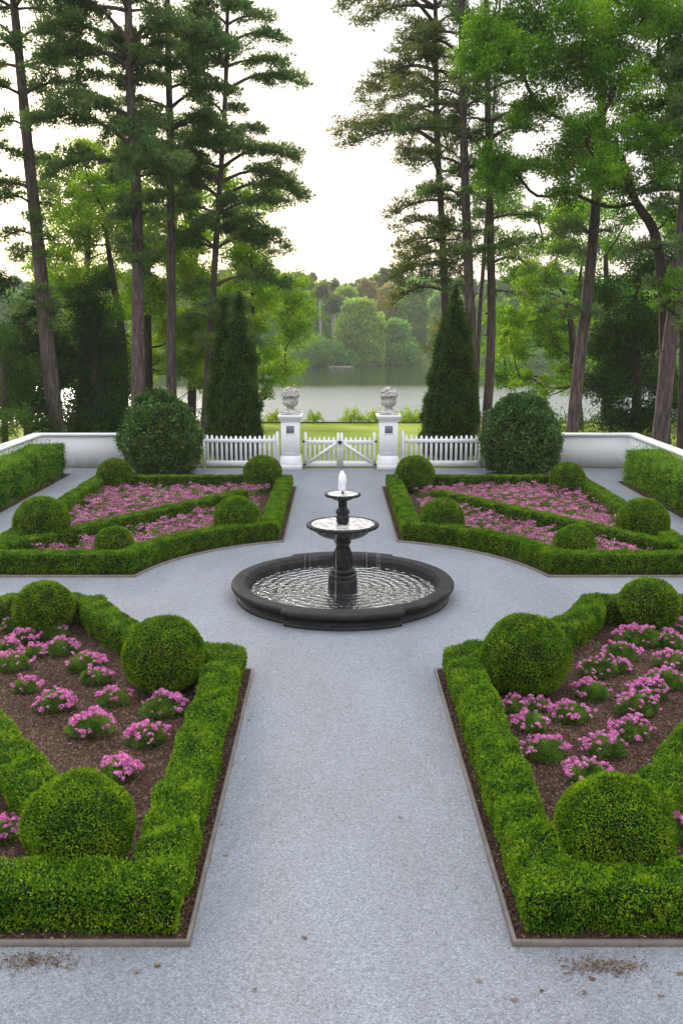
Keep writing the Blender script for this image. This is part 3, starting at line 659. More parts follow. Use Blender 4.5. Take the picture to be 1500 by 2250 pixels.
PLANTS = [  # base pixel (front of foliage), width px, heads, label
 (252,1733,90,26,'pink plant closest to the nearest left box ball, trailing a few blooms to the front'),
 (318,1651,92,24,'pink plant right of the path-side gap, between two larger left-bed plants and the hedge'),
 (190,1633,98,30,'widest pink plant of the near left bed, alone on open mulch'),
 (351,1587,92,26,'rounded pink plant at the foot of the big left box ball, nearest the path hedge'),
 (244,1562,74,13,'sparse-flowered green plant left of the big left box ball'),
 (110,1577,86,22,'pink plant with bare green front, end of the middle left row'),
 (207,1514,62,10,'small few-bloomed plant beside the lower left of the big left box ball'),
 (53,1531,56,14,'small pink plant tucked behind the end plant of the middle left row'),
 (180,1486,76,26,'dense pink plant in the inner left row, nearest the curved hedge'),
 (124,1450,72,22,'pink plant mid-way along the inner left row of blooms'),
 (105,1412,66,16,'thin pink plant in front of the left back box ball'),
 (22,1484,78,20,'pink plant at the left picture edge, with a broad green front'),
 (40,1425,66,20,'pink plant behind the broad green-fronted one, close to the left picture edge'),
 (8,1450,60,16,'pink plant cut by the left picture edge, in the middle row'),
 (18,1395,60,20,'pink plant in front and left of the left back box ball'),
 (66,1455,56,14,'pink plant linking the two left rows of blooms'),
 (10,1366,54,18,'deep pink plant beside the left back box ball, against the back hedge'),
 (-4,1868,90,16,'pink plant behind the nearest left box ball, past the diagonal hedge'),
 (1204,1688,96,28,'large pink plant low in the near right bed, fringed with blooms along its top'),
 (1336,1679,90,22,'pink plant with blooms spilling down its outer side, near the right diagonal hedge'),
 (1172,1622,74,14,'small pink plant directly behind the large low right-bed plant'),
 (1266,1601,86,24,'pink plant with green centre and blooms on both shoulders, mid right bed'),
 (1134,1578,56,12,'small pink plant under the big right box ball, closest to the path hedge'),
 (1184,1572,52,12,'little pink plant under the big right box ball, second from the path hedge'),
 (1400,1640,90,26,'tall pink plant stacked behind the spilling one, near the right diagonal hedge'),
 (1412,1584,92,16,'green spreading plant with scattered blooms, centre of the near right bed'),
 (1304,1548,78,22,'pink plant at the lower outer side of the big right box ball'),
 (1436,1550,82,30,'densely pink plant behind the green spreading one in the right bed'),
 (1318,1500,82,18,'pink plant in the inner right row beside the big right box ball'),
 (1370,1486,52,8,'small mostly green plant at the end of the inner right row'),
 (1380,1464,80,16,'pink plant in the inner right row, next to the curved hedge'),
 (1474,1524,82,22,'pink plant at the right picture edge, in the middle of the bed'),
 (1432,1430,84,24,'pink plant just in front of the right back box ball'),
 (1486,1476,70,20,'pink plant cut by the right picture edge, third row back'),
 (1478,1432,70,20,'pink plant at the right picture edge, in front of the right back box ball'),
 (1392,1424,66,18,'pink plant in front and inside of the right back box ball'),
 (1496,1400,60,18,'pink plant beside the right back box ball, cut by the picture edge'),
 (1300,1738,94,22,'pink plant half hidden behind the nearest right box ball'),
 (1506,1868,92,16,'pink plant outside the nearest right box ball, past the diagonal hedge')]
for px, py, wpx, nh, lab in PLANTS:
    x, y = G(px, py); zc = y*math.cos(PITCH)+CAMZ*math.sin(PITCH); rx = wpx/2*zc/FPX*1.08; y += rx*.85; h = rx*.85
    t = empty('verbena_plant', (x, y, .02), lab, 'flower plant', 'pink flowering plants set out in the near beds')
    subs = [(0, 0, .72, .9)]+[(rx*rng.uniform(.25, .55)*math.cos(q), rx*rng.uniform(.2, .45)*math.sin(q), rng.uniform(.38, .62), rng.uniform(.55, 1.05)) for q in rng.random(4)*6.28]
    Vl, Fl, vl, n0 = [], [], [], 0
    for ox, oy, fr, fh in subs:
        V, F, var = mound((x+ox, y+oy, .015), rx*fr, h*fh, int((900+9000*rx*rx*4)*fr*fr*1.1), .036, .0085)
        Vl.append(V); Fl.append(F+n0); n0 += len(V); vl.append(var)
    mesh('foliage', np.concatenate(Vl), np.concatenate(Fl), M['fol'], t, var=np.concatenate(vl))
    topz = lambda a_, b_: max(h*fh*math.sqrt(max(0, 1-((a_-ox)**2+(b_-oy)**2)/(rx*fr)**2)) for ox, oy, fr, fh in subs)
    nhd = int(nh*rng.uniform(1.7, 2.4)); favour = rng.random()*6.28
    for i in range(nhd):
        for _t in range(6):
            q = rng.random()*2*PI; rr = math.sqrt(rng.random())*1.08
            if (rr*math.sin(q) > -.35 or rng.random() < .25) and rng.random() < .65+.35*math.cos(q-favour): break
        hx_, hy_ = rx*rr*math.cos(q), rx*rr*math.sin(q)
        zz = max(topz(hx_, hy_), h*.35)*rng.uniform(.9, 1.05)+rng.uniform(.01, .06)
        o = bpy.data.objects.new('flower_head', HEADS[rng.integers(6)]); COL.objects.link(o); o.parent = t
        o.location = (hx_, hy_, zz)
        o.rotation_euler = (rng.normal(0, .4)-.25, rng.normal(0, .4), rng.random()*6)
        s_ = rng.uniform(.5, 1.1); o.scale = (s_, s_, s_*rng.uniform(.8, 1))
# ------------------------------------------------------------------ flower drifts of the far beds (stuff)
BALLPOS = [(o.location.x, o.location.y) for o in COL.objects if o.name.startswith('box_ball')]
for sx in (-1, 1):
    a0, a1 = np.array((AX(23)+sx*2.45, 22.9)), np.array((AX(18)+sx*6.45, 17.2)); dd = unit((a1-a0)[None])[0]; nd = np.array((-dd[1], dd[0]))
    if nd[1] < 0: nd = -nd
    k = 6800; X = rng.uniform(1.78, 6.4, k); Y = rng.uniform(16.3, 24.8, k)
    pts = np.stack([AX(Y)+sx*X, Y], 1)
    sd = (pts-a0)@nd
    ok = np.hypot(pts[:, 0]-CX, pts[:, 1]-CY) > CR+.75
    ok &= (Y > 16.6+.0*Y) & (np.abs(sd) > .32)
    ok &= ~((sd < 0) & (X < 2.0))          # bare soil strip by the inner hedge
    clump = lump(np.c_[pts, np.zeros(k)], .9); ok &= (clump+rng.normal(0, .35, k) > -.85)
    for bx, by in BALLPOS: ok &= np.hypot(pts[:, 0]-bx, pts[:, 1]-by) > .42
    for back in (0, 1):
        s_ = ok & ((sd > 0) if back else (sd < 0)); p2 = pts[s_]
        hts = .17+.07*lump(np.c_[p2, np.zeros(len(p2))], .5)+rng.uniform(-.02, .05, len(p2))
        # foliage
        rep = 7; B = np.repeat(p2, rep, 0)+rng.normal(0, .07, (len(p2)*rep, 2)); hz = np.repeat(hts, rep)*rng.uniform(.1, .92, len(B))
        LV, LF = leaves(np.c_[B, hz], .055, .016, np.tile([0, 0, 1.], (len(B), 1)), .9)
        lv = .45+.3*lump(np.c_[B, hz], .6)+rng.normal(0, .2, len(B))
        # blossoms: dome clusters of petals
        hk = 10; sel = rng.random(len(p2)) < .72; ph = p2[sel]; hh = hts[sel]; nh = len(ph)
        a = rng.random((nh, hk))*2*PI; rr = rng.random((nh, hk))**.5*.042
        C = np.stack([ph[:, :1]+rr*np.cos(a), ph[:, 1:]+rr*np.sin(a), hh[:, None]+.03-rr*.45+0*a], 2).reshape(-1, 3)
        dirv = np.stack([np.cos(a), np.sin(a), np.full_like(a, .35)], 2).reshape(-1, 3)
        FV, FF = leaves(C, .026, .022, unit(dirv), .6)
        fv = np.repeat(rng.uniform(.05, 1.0, nh), hk)+rng.normal(0, .12, nh*hk)
        me_o = mesh('flower_bed', np.concatenate([LV, FV]), np.concatenate([LF, FF+len(LV)]), M['fol'], origin=(*p2.mean(0), 0), var=np.concatenate([lv, fv]))
        me_o.data.materials.append(M['petal']); me_o.data.polygons.foreach_set('material_index', np.concatenate([np.zeros(len(LF)), np.ones(len(FF))]).astype(np.int32))
        tag(me_o, f"mass of pink verbena {'behind' if back else 'in front of'} the diagonal hedge in the far {side[sx]} bed", 'flower bed', 'pink flower masses of the far beds', 'stuff')
# ------------------------------------------------------------------ bark chips, leaves on the gravel
for sx in (-1, 1):
    poly = bed_outline(sx, 1, .05); k = 36000
    X = 1.25+rng.random(k)**1.3*4.6; Y = 5.98+(13.6-5.98)*rng.random(k)**1.7
    ok = np.hypot(X, Y-CY) > CR+.08; X, Y = X[ok], Y[ok]; k = len(X)
    C = np.c_[AX(Y)+sx*X, Y, rng.uniform(.018, .032, k)]
    ax = unit(np.c_[rng.normal(size=(k, 2)), rng.normal(0, .12, k)]); s_ = unit(np.cross(ax, np.tile([0, 0, 1.], (k, 1))+rng.normal(0, .35, (k, 3))))
    L = rng.uniform(.006, .024, (k, 1))*(1+(rng.random((k, 1)) > .985)*1.6); W = rng.uniform(.003, .008, (k, 1))
    V = np.stack([C-s_*W, C+ax*L-s_*W*.8, C+ax*L+s_*W*.7, C+s_*W], 1).reshape(-1, 3)
    var = np.where(rng.random(k) < .05, rng.uniform(.75, 1, k), rng.uniform(0, .6, k))
    tag(mesh('bark_mulch', V, np.arange(4*k).reshape(-1, 4), M['chip'], var=var, origin=(sx*3, 9, 0)), f'loose brown bark chips covering the near {side[sx]} bed', 'bark mulch', None, 'stuff')
def dead_leaf(px, py, size, lab='small dry brown leaf lying on the grey gravel', grp='dry leaves fallen on the gravel', nm='fallen_leaf'):
    x, y = G(px, py); k = 9; V, F = [(x, y, .02)], []; a0 = rng.random()*6
    for j in range(k):
        q = a0+2*PI*j/k; r = size*(.55+.45*abs(math.cos(q*1.5-a0))+rng.uniform(-.15, .1)); V.append((x+r*math.cos(q), y+r*.6*math.sin(q), .010+rng.uniform(0, .018)))
        F.append((0, 1+j, 1+(j+1) % k))
    tag(mesh(nm, V, F, M['dry'], origin=(x, y, 0), var=np.full(k, rng.random())), lab, 'leaf', grp)
for px, py in ((512,1682),(489,1812),(461,1838),(1097,1880),(1003,1952),(1283,2185),(838,1998),(496,1881),(462,1897),(560,2180),(345,2070),(300,2140),(147,2130),(1190,2183),(1245,2140),(1390,2125),(1450,2190),(878,1798),(1300,2100),(1052,2105),(965,1577),(346,2072),(1130,2202),(548,1585),(668,2065),(30,2148),(1492,2143)):
    dead_leaf(px, py+(55 if 2065 < py < 2110 else 0), rng.uniform(.018, .032))
for cx_, cy_, lab in ((75, 2118, 'scatter of brown leaf litter on gravel below the near left edging'), (1330, 2128, 'scatter of brown leaf litter on gravel below the near right edging')):
    x, y = G(cx_, cy_); k = 340
    C = np.c_[x+rng.normal(0, .17, k), y+rng.normal(0, .05, k), rng.uniform(.012, .03, k)]
    C[:, 1] = np.minimum(C[:, 1], 5.90)
    V, F = leaves(C, .026, .012, unit(np.c_[rng.normal(size=(k, 2)), rng.normal(0, .15, k)]), .1)
    tag(mesh('leaf_litter', V, F, M['dry'], origin=(x, y, 0), var=rng.random(k)*.6), lab, 'leaf litter', None, 'stuff')
# ------------------------------------------------------------------ trees
def spline(pts, k):
    pts = np.array(pts, float); t = np.linspace(0, len(pts)-1, k); i = np.clip(t.astype(int), 0, len(pts)-2); u = (t-i)[:, None]
    p = np.vstack([2*pts[0]-pts[1], pts, 2*pts[-1]-pts[-2]]); p0, p1, p2, p3 = p[i], p[i+1], p[i+2], p[i+3]
    return .5*((2*p1)+(-p0+p2)*u+(2*p0-5*p1+4*p2-p3)*u*u+(-p0+3*p1-3*p2+p3)*u**3)
def needle_clumps(C, rad, flat, per, L, W):
    k = len(C); idx = np.repeat(np.arange(k), per); m_ = len(idx)
    d = rdir(m_)*(rng.random((m_, 1))**.45); off = d*np.broadcast_to(rad, (k,))[idx][:, None]; off[:, 2] *= flat
    Cn = C[idx]+off; ax = unit(d+np.array([0, 0, .35]))
    V, F = leaves(Cn, L, W, ax, .7)
    ctone = rng.normal(0, .12, k)
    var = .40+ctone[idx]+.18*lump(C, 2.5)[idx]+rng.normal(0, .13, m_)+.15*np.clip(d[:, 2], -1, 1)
    return V, F, var
def pine(D, path, r0, sil, label, mat='pine', dens=1.0, group='tall pines beyond the wall', gap=.5, top=21, bmat='bark', droop=.0, per=29, stubs=()):
    m_ = mpp(D); pts = [P(px, py, D) for px, py in path]
    base = pts[0].copy()
    if base[2] > 0: d = (pts[1]-pts[0])/(pts[1][2]-pts[0][2]); base = pts[0]-d*pts[0][2]
    pts[0] = base; d = unit((pts[-1]-pts[-2])[None])[0]; last = pts[-1]+d*max(1, (top-pts[-1][2])); pts.append(last)
    c = spline(pts, 40); h = last[2]
    rad = r0*(1-.80*(c[:, 2]/h)**1.15); rad[0] *= 1.18; rad[1] *= 1.05
    t = empty('pine_tree', tuple(base), label, 'tree', group)
    mb = MB(); mb.tube(c, rad*(1+.04*np.sin(np.arange(40)*2.1)), 14)
    for px, py in stubs:
        p = P(px, py, D); i = np.argmin(abs(c[:, 2]-p[2])); s0 = c[i]; dv = np.array([np.sign(p[0]-s0[0]) or 1, -.6, .25]); mb.tube([s0+dv*rad[i]*.7, s0+dv*rad[i]*1.0+dv*.09], [.05,.035], 7)
    mb.build('trunk', M[bmat], t, smooth=True)
    # crown
    br = MB(); CL, CR_ = [], []
    zs = np.array([P(750, s_[0], D)[2] for s_ in sil])[::-1]; le = np.array([s_[1] for s_ in sil])[::-1]*m_; ri = np.array([s_[2] for s_ in sil])[::-1]*m_
    z = zs[0]
    while z < h-.5:
        i = np.argmin(abs(c[:, 2]-z)); s0 = c[i]
        kL, kR = np.interp(z, zs, le), np.interp(z, zs, ri)
        fade = 1.0 if z < 15.5 else max(.25, 1-(z-15.5)/(h-15.5))
        nb = rng.integers(2, 5); a0 = rng.random()*6.28
        for b_ in range(nb):
            a = a0+2*PI*b_/nb+rng.normal(0, .35); ex = math.cos(a)
            Ln = (kL if ex < 0 else kR); Ln = (Ln*abs(ex)+(.5*(kL+kR))*(1-abs(ex)))*rng.choice([.5,.8,1.0,1.12], p=[.15,.3,.35,.2])*rng.uniform(.9, 1.05)*fade
            if Ln < .35: continue
            hd = np.array([math.cos(a), math.sin(a), 0]); hf = min(1, (z-zs[0])/10); rise = rng.uniform(-.15, .12)+hf*rng.uniform(0, .55)-droop*rng.uniform(.2, 1)
            u_ = np.linspace(0, 1, 9)[:, None]
            bend = np.cross(hd, [0, 0, 1])*rng.normal(0, .12)
            bp = s0+hd*Ln*u_+np.array([0, 0, 1])*Ln*(rise*u_+(.22*np.sin(u_*PI)*rng.uniform(.2, 1))-.10*u_**2*(1+droop*2))+bend*Ln*u_**2
            br.tube(bp, np.linspace(max(.02, .035+.014*Ln), .007, 9), 5, False)
            # side twigs with needle clumps
            nt_ = max(3, int(Ln*6.5*dens)); 
            for q in range(nt_):
                f = .28+.72*(q+rng.random())/nt_; 
                j = min(7, int(f*8)); pb = bp[j]+(bp[j+1]-bp[j])*(f*8-j)
                sd = rng.choice([-1, 1]); tl = Ln*(.10+.26*(1-abs(f-.55)))*rng.uniform(.5, 1.1)*(1.05-f*.55)+.12
                tdir = unit((hd*.75+np.cross(hd, [0, 0, 1])*sd*rng.uniform(.4, 1.1)+np.array([0, 0, rng.normal(.12, .28)]))[None])[0]
                te = pb+tdir*tl; br.tube([pb, (pb+te)/2+np.array([0, 0, .04]), te], [.011,.008,.004], 3, False)
                for e in np.linspace(.3, 1, max(1, int(tl/.19)+1)):
                    CL.append(pb+(te-pb)*e+rng.normal(0, .04, 3)); CR_.append(rng.uniform(.10, .25))
            CL.append(bp[-1]); CR_.append(.26)
        z += rng.uniform(.4, 1.6)*gap
    br.build('branches', M['bark'], t)
    CLn = np.array(CL)
    vis = CLn[:, 2] < 16.5                          # the part above the view can be coarser
    V1, F1, v1 = needle_clumps(CLn[vis], np.array(CR_)[vis], .5, per, .15, .042)
    V2, F2, v2_ = needle_clumps(CLn[~vis], np.array(CR_)[~vis], .6, 8, .3, .09)
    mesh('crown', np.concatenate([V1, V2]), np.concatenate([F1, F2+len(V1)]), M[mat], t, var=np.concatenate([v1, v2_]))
    return t
pine(33, [(126,945),(108,800),(86,560),(62,330),(42,120),(30,0)], .29, [(0,140,130),(110,140,125),(210,120,110),(290,90,70),(400,90,40),(520,95,22),(640,90,18),(720,60,18)], 'leaning pine with long bare trunk above the left wall corner', dens=1.0, gap=.62, group='tall pines beyond the wall')
pine(31, [(303,960),(303,700),(302,500),(296,350),(289,250),(285,150),(281,0)], .245, [(0,190,120),(60,205,120),(150,190,120),(220,110,110),(320,195,120),(385,170,120),(440,50,80),(560,60,60),(600,20,20)], 'straight thick pine rising behind the big left bush', dens=1.2, gap=.52, stubs=((311,672),(312,712),(306,737)))
pine(33.5, [(377,960),(376,700),(375,500),(374,300),(370,150),(368,0)], .20, [(0,90,130),(100,110,150),(200,120,160),(300,120,150),(400,110,130),(440,50,80)], 'straight reddish pine second from the big left bush', dens=1.05, gap=.58)
pine(35, [(449,950),(452,880),(464,700),(478,480),(490,300),(497,150),(500,0)], .15, [(0,70,85),(60,90,95),(130,100,110),(190,110,175),(260,110,150),(310,100,120),(360,100,150),(425,110,215),(490,100,130),(560,100,150),(620,90,160),(690,60,150),(735,20,110)], 'slender pine with wide layered branches, leftmost cedar in front of it', dens=1.1, gap=.54)
pine(34, [(985,960),(978,690),(971,500),(960,300),(957,100),(956,0)], .165, [(0,150,60),(60,190,60),(150,200,60),(290,235,60),(360,215,60),(440,130,60),(480,190,60),(540,190,50),(600,110,50),(690,120,60),(740,80,30)], 'slender pine with drooping branches beside the open sky, right of the gates', dens=1.0, gap=.62, droop=.35, mat='pinebrown', per=18)
pine(32, [(1043,960),(1036,760),(1023,450),(1016,200),(1013,0)], .20, [(0,120,60),(90,150,70),(150,190,70),(260,150,70),(330,140,90),(430,90,80),(560,50,60),(620,40,40)], 'tall pine rising behind the right dark cedar', dens=.8, gap=.75, per=18)
pine(33, [(1066,960),(1076,800),(1079,640),(1075,430),(1071,200),(1068,0)], .18, [(0,60,100),(150,60,110),(250,60,130),(350,50,170),(400,50,160),(520,30,90),(590,30,110),(650,20,60)], 'tall pine just right of the dark cedar with knots on its trunk', dens=.75, gap=.8, per=18, stubs=((1074,735),(1073,702)))
pine(37, [(1044,950),(1052,720),(1068,500),(1080,300)], .10, [(300,40,40),(420,40,60),(520,20,30)], 'thin leaning pine stem between the two tall pines on the right', dens=.7, gap=1.2)
pine(31, [(1256,960),(1272,800),(1291,640),(1306,480),(1317,300),(1326,100)], .22, [(100,90,90),(300,90,70),(440,110,50),(560,160,30),(620,110,40),(690,90,60)], 'pine leaning to the right behind the right white wall', dens=.7, gap=1.35)
pine(28.4, [(1446,985),(1452,940),(1466,800),(1488,620),(1506,420),(1520,200)], .26, [(200,60,60),(450,90,80),(560,120,90),(640,110,90),(670,40,50)], 'thick knotty pine at the right end wall', dens=1.1, gap=.8, stubs=((1451,768),))
def broad(D, trunk, r0, blobs, label, mat, name='broadleaf_tree', group='leafy trees beyond the wall', leaf=.09, dens=1.0, bmat='barkdark', dy=1.6, limbs=True, flat=.8, fuzz=.28, cat='tree'):
    m_ = mpp(D); tp = [P(px, py, D) for px, py in trunk]; base = tp[0].copy(); base[2] = min(base[2], 0)
    if tp[0][2] > 0: base = np.array([tp[0][0], D, 0.0])
    c = spline([base]+tp[1:], 16) if len(tp) > 1 else spline([base, base+np.array([0, 0, 1.])], 4)
    t = empty(name, tuple(base), label, cat, group)
    mb = MB(); rad = r0*np.linspace(1.05, .45, len(c)); mb.tube(c, rad, 10)
    Cs, Rs, nodes = [], [], []
    for px, py, rp in blobs:
        rr = rp*m_; b0 = P(px, py, D); b0 = b0+np.array([0, rng.uniform(-dy, dy), 0]); b0[2] = max(b0[2], rr*.5)
        nodes.append((b0, rr))
        ns = max(4, int(52*(rr/.9)**2*dens)); d = rdir(ns)*(rng.random((ns, 1))**.40)
        sub = b0+d*rr*np.array([1.0, 1.0, flat]); Cs.append(sub); Rs.append(np.full(ns, rr*fuzz)*rng.uniform(.7, 1.3, ns))
    if limbs:      # every limb leaves the trunk or another limb, thickness by what it carries
        tk = list(range(4, len(c))); have = [(c[i], None, i) for i in tk]; par = []; order = sorted(range(len(nodes)), key=lambda q: min(np.linalg.norm(nodes[q][0]-c[i]) for i in tk)); where_ = {}
        for q in order:
            b0 = nodes[q][0]; best = min(range(len(have)), key=lambda w: np.linalg.norm(have[w][0]-b0)+max(0, have[w][0][2]-b0[2]+.2)*1.5)
            par.append((q, have[best])); have.append((b0, q, None)); where_[q] = have[best]
        load = {q: 1 for q in order}
        for q in order[::-1]:
            pq = where_[q][1]
            if pq is not None: load[pq] += load[q]
        for q, (p0, pq, ti) in par:
            b0, rr = nodes[q]; ra = .016+.020*math.sqrt(load[q]); rb = .016+.020*math.sqrt(max(0, load[q]-1)) if load[q] > 1 else .012
            if ti is not None: ra = min(ra*1.15, rad[ti]*.8)
            mid = (p0+b0)/2+rng.normal(0, .10, 3)*np.linalg.norm(b0-p0)+np.array([0, 0, -.05*np.linalg.norm(b0-p0)])
            mb.tube(spline([p0, mid, b0], 7), np.linspace(ra, rb, 7), 6, False)
            for s1 in nodes[q][0]+rdir(6)*rr*.8: mb.tube([b0, (b0+s1)/2+rng.normal(0, .06, 3), s1], [.014,.009,.004], 3, False)
    mb.build('trunk', M[bmat], t, smooth=True)
    C = np.concatenate(Cs); Rr = np.concatenate(Rs); C[:, 2] = np.maximum(C[:, 2], .15); per = 46; idx = np.repeat(np.arange(len(C)), per); k = len(idx)
    d = rdir(k)*(rng.random((k, 1))**.5); pos = C[idx]+d*Rr[idx][:, None]*np.array([1.25, 1.25, .8]); pos[:, 2] = np.maximum(pos[:, 2], .05)
    V, F = leaves(pos, leaf, leaf*.62, unit(d+np.array([0, 0, -.2])), 1.1)
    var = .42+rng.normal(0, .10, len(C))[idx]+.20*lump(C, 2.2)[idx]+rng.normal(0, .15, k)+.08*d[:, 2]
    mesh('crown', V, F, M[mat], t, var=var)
    return t
def grid(x0, x1, y0, y1, st, r):
    return [(x+rng.uniform(-.3, .3)*st, y+rng.uniform(-.3, .3)*st, r*rng.uniform(.75, 1.2)) for x in np.arange(x0, x1, st) for y in np.arange(y0, y1, st) if rng.random() < .86]
broad(46, [(180,930),(180,760),(190,600),(200,450)], .22, grid(110,300,360,860,58,42), 'pale leafy tree behind the leaning pine, before the lake', 'lime', leaf=.13, dens=.55)
broad(47, [(420,930),(425,760),(430,560)], .24, grid(320,640,430,840,62,44), 'wide pale leafy tree filling the gap behind the three left pines', 'lime', leaf=.13, dens=.55)
broad(45, [(1330,930),(1335,760),(1330,560)], .24, grid(1110,1500,470,860,70,46), 'mid-green leafy tree behind the right leaning pine', 'maple', leaf=.13, dens=.5)
# leafy trees, left side
broad(41, [(272,940),(270,760),(246,600),(232,500)], .20, [(200,415,42),(250,380,40),(150,470,38),(180,520,44),(240,500,40),(290,440,38),(225,590,42),(150,620,44),(180,690,46),(120,560,36),(260,680,40),(240,760,40),(130,720,40),(270,330,36),(190,330,34)], 'backlit yellow-green tree between the leaning pine and the thick left pine', 'lime', leaf=.12, dens=.85)
broad(40, [(326,940),(325,840),(322,640),(330,520)], .26, [(345,480,44),(415,450,40),(340,560,46),(400,560,46),(430,620,52),(350,650,52),(440,700,54),(380,720,54),(405,790,44),(455,760,44),(345,800,36),(430,840,30),(420,520,40)], 'low-limbed yellow-green tree seen between the two straight left pines', 'lime', leaf=.12, dens=.9)
broad(39, [(560,940),(560,840),(556,700),(552,560)], .13, [(565,600,44),(585,650,38),(575,710,34),(582,770,34),(572,830,30),(560,530,38),(530,460,40),(520,560,40),(590,860,22),(500,400,36)], 'light green tree showing past the right side of the left cedar', 'lime', leaf=.11, dens=.8)
broad(35, [(60,950),(60,800),(50,700)], .16, [(60,680,52),(30,760,60),(92,770,54),(60,850,64),(112,890,46),(20,620,44),(120,820,40),(5,880,50)], 'very dark broad evergreen behind the left wall corner', 'holly', leaf=.10, dens=1.9, limbs=False, fuzz=.34)
broad(31, [(8,950),(8,850),(5,800)], .12, [(-8,740,40),(10,810,48),(-5,880,56),(38,915,44),(60,945,36)], 'mid-green leafy shrub at the left picture edge behind the wall', 'cedar', name='leafy_shrub', leaf=.075, dens=1.7, limbs=False, fuzz=.34, cat='shrub', group=None)
broad(36, [(208,950),(208,800),(208,650)], .18, [(206,612,28),(205,655,40),(212,705,50),(205,755,58),(212,805,62),(205,855,68),(210,905,72),(180,930,50),(245,930,50)], 'dark broad-based cone of evergreen foliage left of the thick pine', 'holly', name='evergreen_tree', leaf=.09, dens=2.2, limbs=False, fuzz=.32)
# leafy trees, right side
broad(29, [(1462,960),(1460,700),(1440,520),(1395,440),(1360,330)], .20, [(1060,90,56),(1035,160,50),(1110,40,56),(1125,140,60),(1180,55,52),(1250,60,56),(1270,150,66),(1215,115,54),(1330,90,60),(1340,190,62),(1400,50,60),(1460,40,56),(1450,130,56),(1495,200,54),(1420,240,50),(1270,290,56),(1235,345,50),(1330,300,56),(1090,340,44),(1080,395,40),(1150,370,36),(1395,310,52),(1465,290,50),(1300,380,52),(1360,400,52),(1250,420,44),(1450,380,50),(1180,240,44),(1130,270,36),(1495,90,50),(1490,460,44),(1200,-60,90),(1350,-70,100),(1060,-60,70)],
      'large bright green leafy tree filling the upper right, with a bent dark limb', 'maple', leaf=.085, dens=1.9, dy=1.4)
broad(40, [(1272,950),(1262,820),(1255,720),(1240,640)], .22, [(1130,700,40),(1170,640,40),(1210,610,38),(1150,770,40),(1112,745,30),(1200,700,42),(1240,760,38),(1135,825,26),(1230,820,34),(1180,845,28),(1262,680,36),(1170,585,28),(1230,540,36),(1245,480,38),(1200,880,20)], 'backlit lime tree hanging over the water right of the big bush', 'lime', leaf=.12, dens=.8)
broad(34, [(1400,950),(1398,800),(1395,650)], .20, [(1345,640,46),(1395,590,56),(1450,590,56),(1335,750,54),(1400,710,70),(1390,815,74),(1330,850,54),(1455,740,50),(1440,880,56),(1490,640,46),(1490,850,46),(1350,915,44),(1400,920,46)], 'very dark dense evergreen between the two right leaning trunks', 'holly', name='evergreen_tree', leaf=.095, dens=1.5, limbs=True, fuzz=.34)
broad(27, [(1500,950),(1498,800),(1496,700)], .12, [(1480,640,34),(1450,670,26),(1500,700,38),(1440,620,24),(1510,610,40)], 'green leafy branches in front of the thick right pine', 'maple', leaf=.07, dens=1.1, dy=.5, group=None)
# ------------------------------------------------------------------ dark cedars
def cedar(D, cones, label):
    x0 = P(cones[0][0], 990, D)[0]; t = empty('columnar_cedar', (x0, D, 0), label, 'tree', 'dark columnar cedars beside the gates')
    Vs, Fs, Rl, n0 = [], [], [], 0; m_ = mpp(D)
    for px, tip, wpx, dyy in cones:
        x = P(px, 900, D)[0]; h = P(px, tip, D)[2]; r = wpx/2*m_
        V, F = prof_body([(.1, r*.80), (h*.12, r*.98), (h*.25, r), (h*.45, r*.86), (h*.62, r*.66), (h*.78, r*.44), (h*.9, r*.22), (h*.97, r*.09), (h, .02)], (x, D+dyy, 0), 36, kz=46); Rl.append(np.maximum(.0, np.hypot(V[:, 0]-x, V[:, 1]-D-dyy)-.02))
        V[:, 0] += .10*(V[:, 2]/h)**2*(1 if px > 500 and px < 600 else .6)
        Vs.append(V); Fs += [tuple(i+n0 for i in f) for f in F]; n0 += len(V)
    leafy('crown', np.concatenate(Vs), Fs, M['cedar'], 1500, L=.085, W=.032, ringr=np.concatenate(Rl), parent=t, lumpa=.09, lumpw=.75, depth=.16, tipfrac=.12, tip=.12, up=.6, spread=.8, varw=.6)
    MB().tube([(x0, D, 0), (x0, D, 2.0)], [.12,.08], 8).build('trunk', M['barkdark'], t)
cedar(31, [(523, 640, 96, 0), (492, 655, 72, .25)], 'dark twin-tipped cedar cone left of the gates')
cedar(31, [(991, 624, 112, 0), (966, 700, 70, .2)], 'dark single-tipped cedar cone right of the gates')
# ------------------------------------------------------------------ shore plants and lawn edge
MB().box(-15, 13, 42.6, 42.75, 0, .07, .01).build('lawn_edging', M['darkline'], origin=(0, 42.6, 0))
tag(bpy.data.objects['lawn_edging'], 'low dark strip along the far edge of the lawn', 'garden edging')
for px, wpx, hpx, lab in ((603, 44, 18, 'low yellow-green shore plant beside the left cedar'), (690, 34, 14, 'small shore plant just right of the left urn pillar'), (775, 50, 22, 'leafy shore plant seen over the gates, left of its neighbour'),
                         (828, 54, 22, 'leafy shore plant touching the right urn pillar from the gate side'), (893, 44, 28, 'tallest shore plant, between right pillar and right cedar'), (925, 40, 20, 'shore plant against the foot of the right cedar')):
    D = 43.3; x = P(px, 925, D)[0]; m_ = mpp(D); k = int(wpx*22)
    C = np.c_[x+rng.normal(0, wpx*m_*.26, k), D+rng.normal(0, .35, k), np.zeros(k)]; hh = hpx*m_*1.15*np.exp(-((C[:, 0]-x)/(wpx*m_*.55))**4); C[:, 2] = hh*(.6+.5*lump(C, .5))*rng.random(k)**.8
    V, F = leaves(C, .13, .035, np.tile([0, 0, 1.], (k, 1)), .6)
    tag(mesh('shore_plant', V, F, M['shrub'], origin=(x, D, 0), var=.5+rng.normal(0, .2, k)), lab, 'shrub', 'light green plants along the shore')
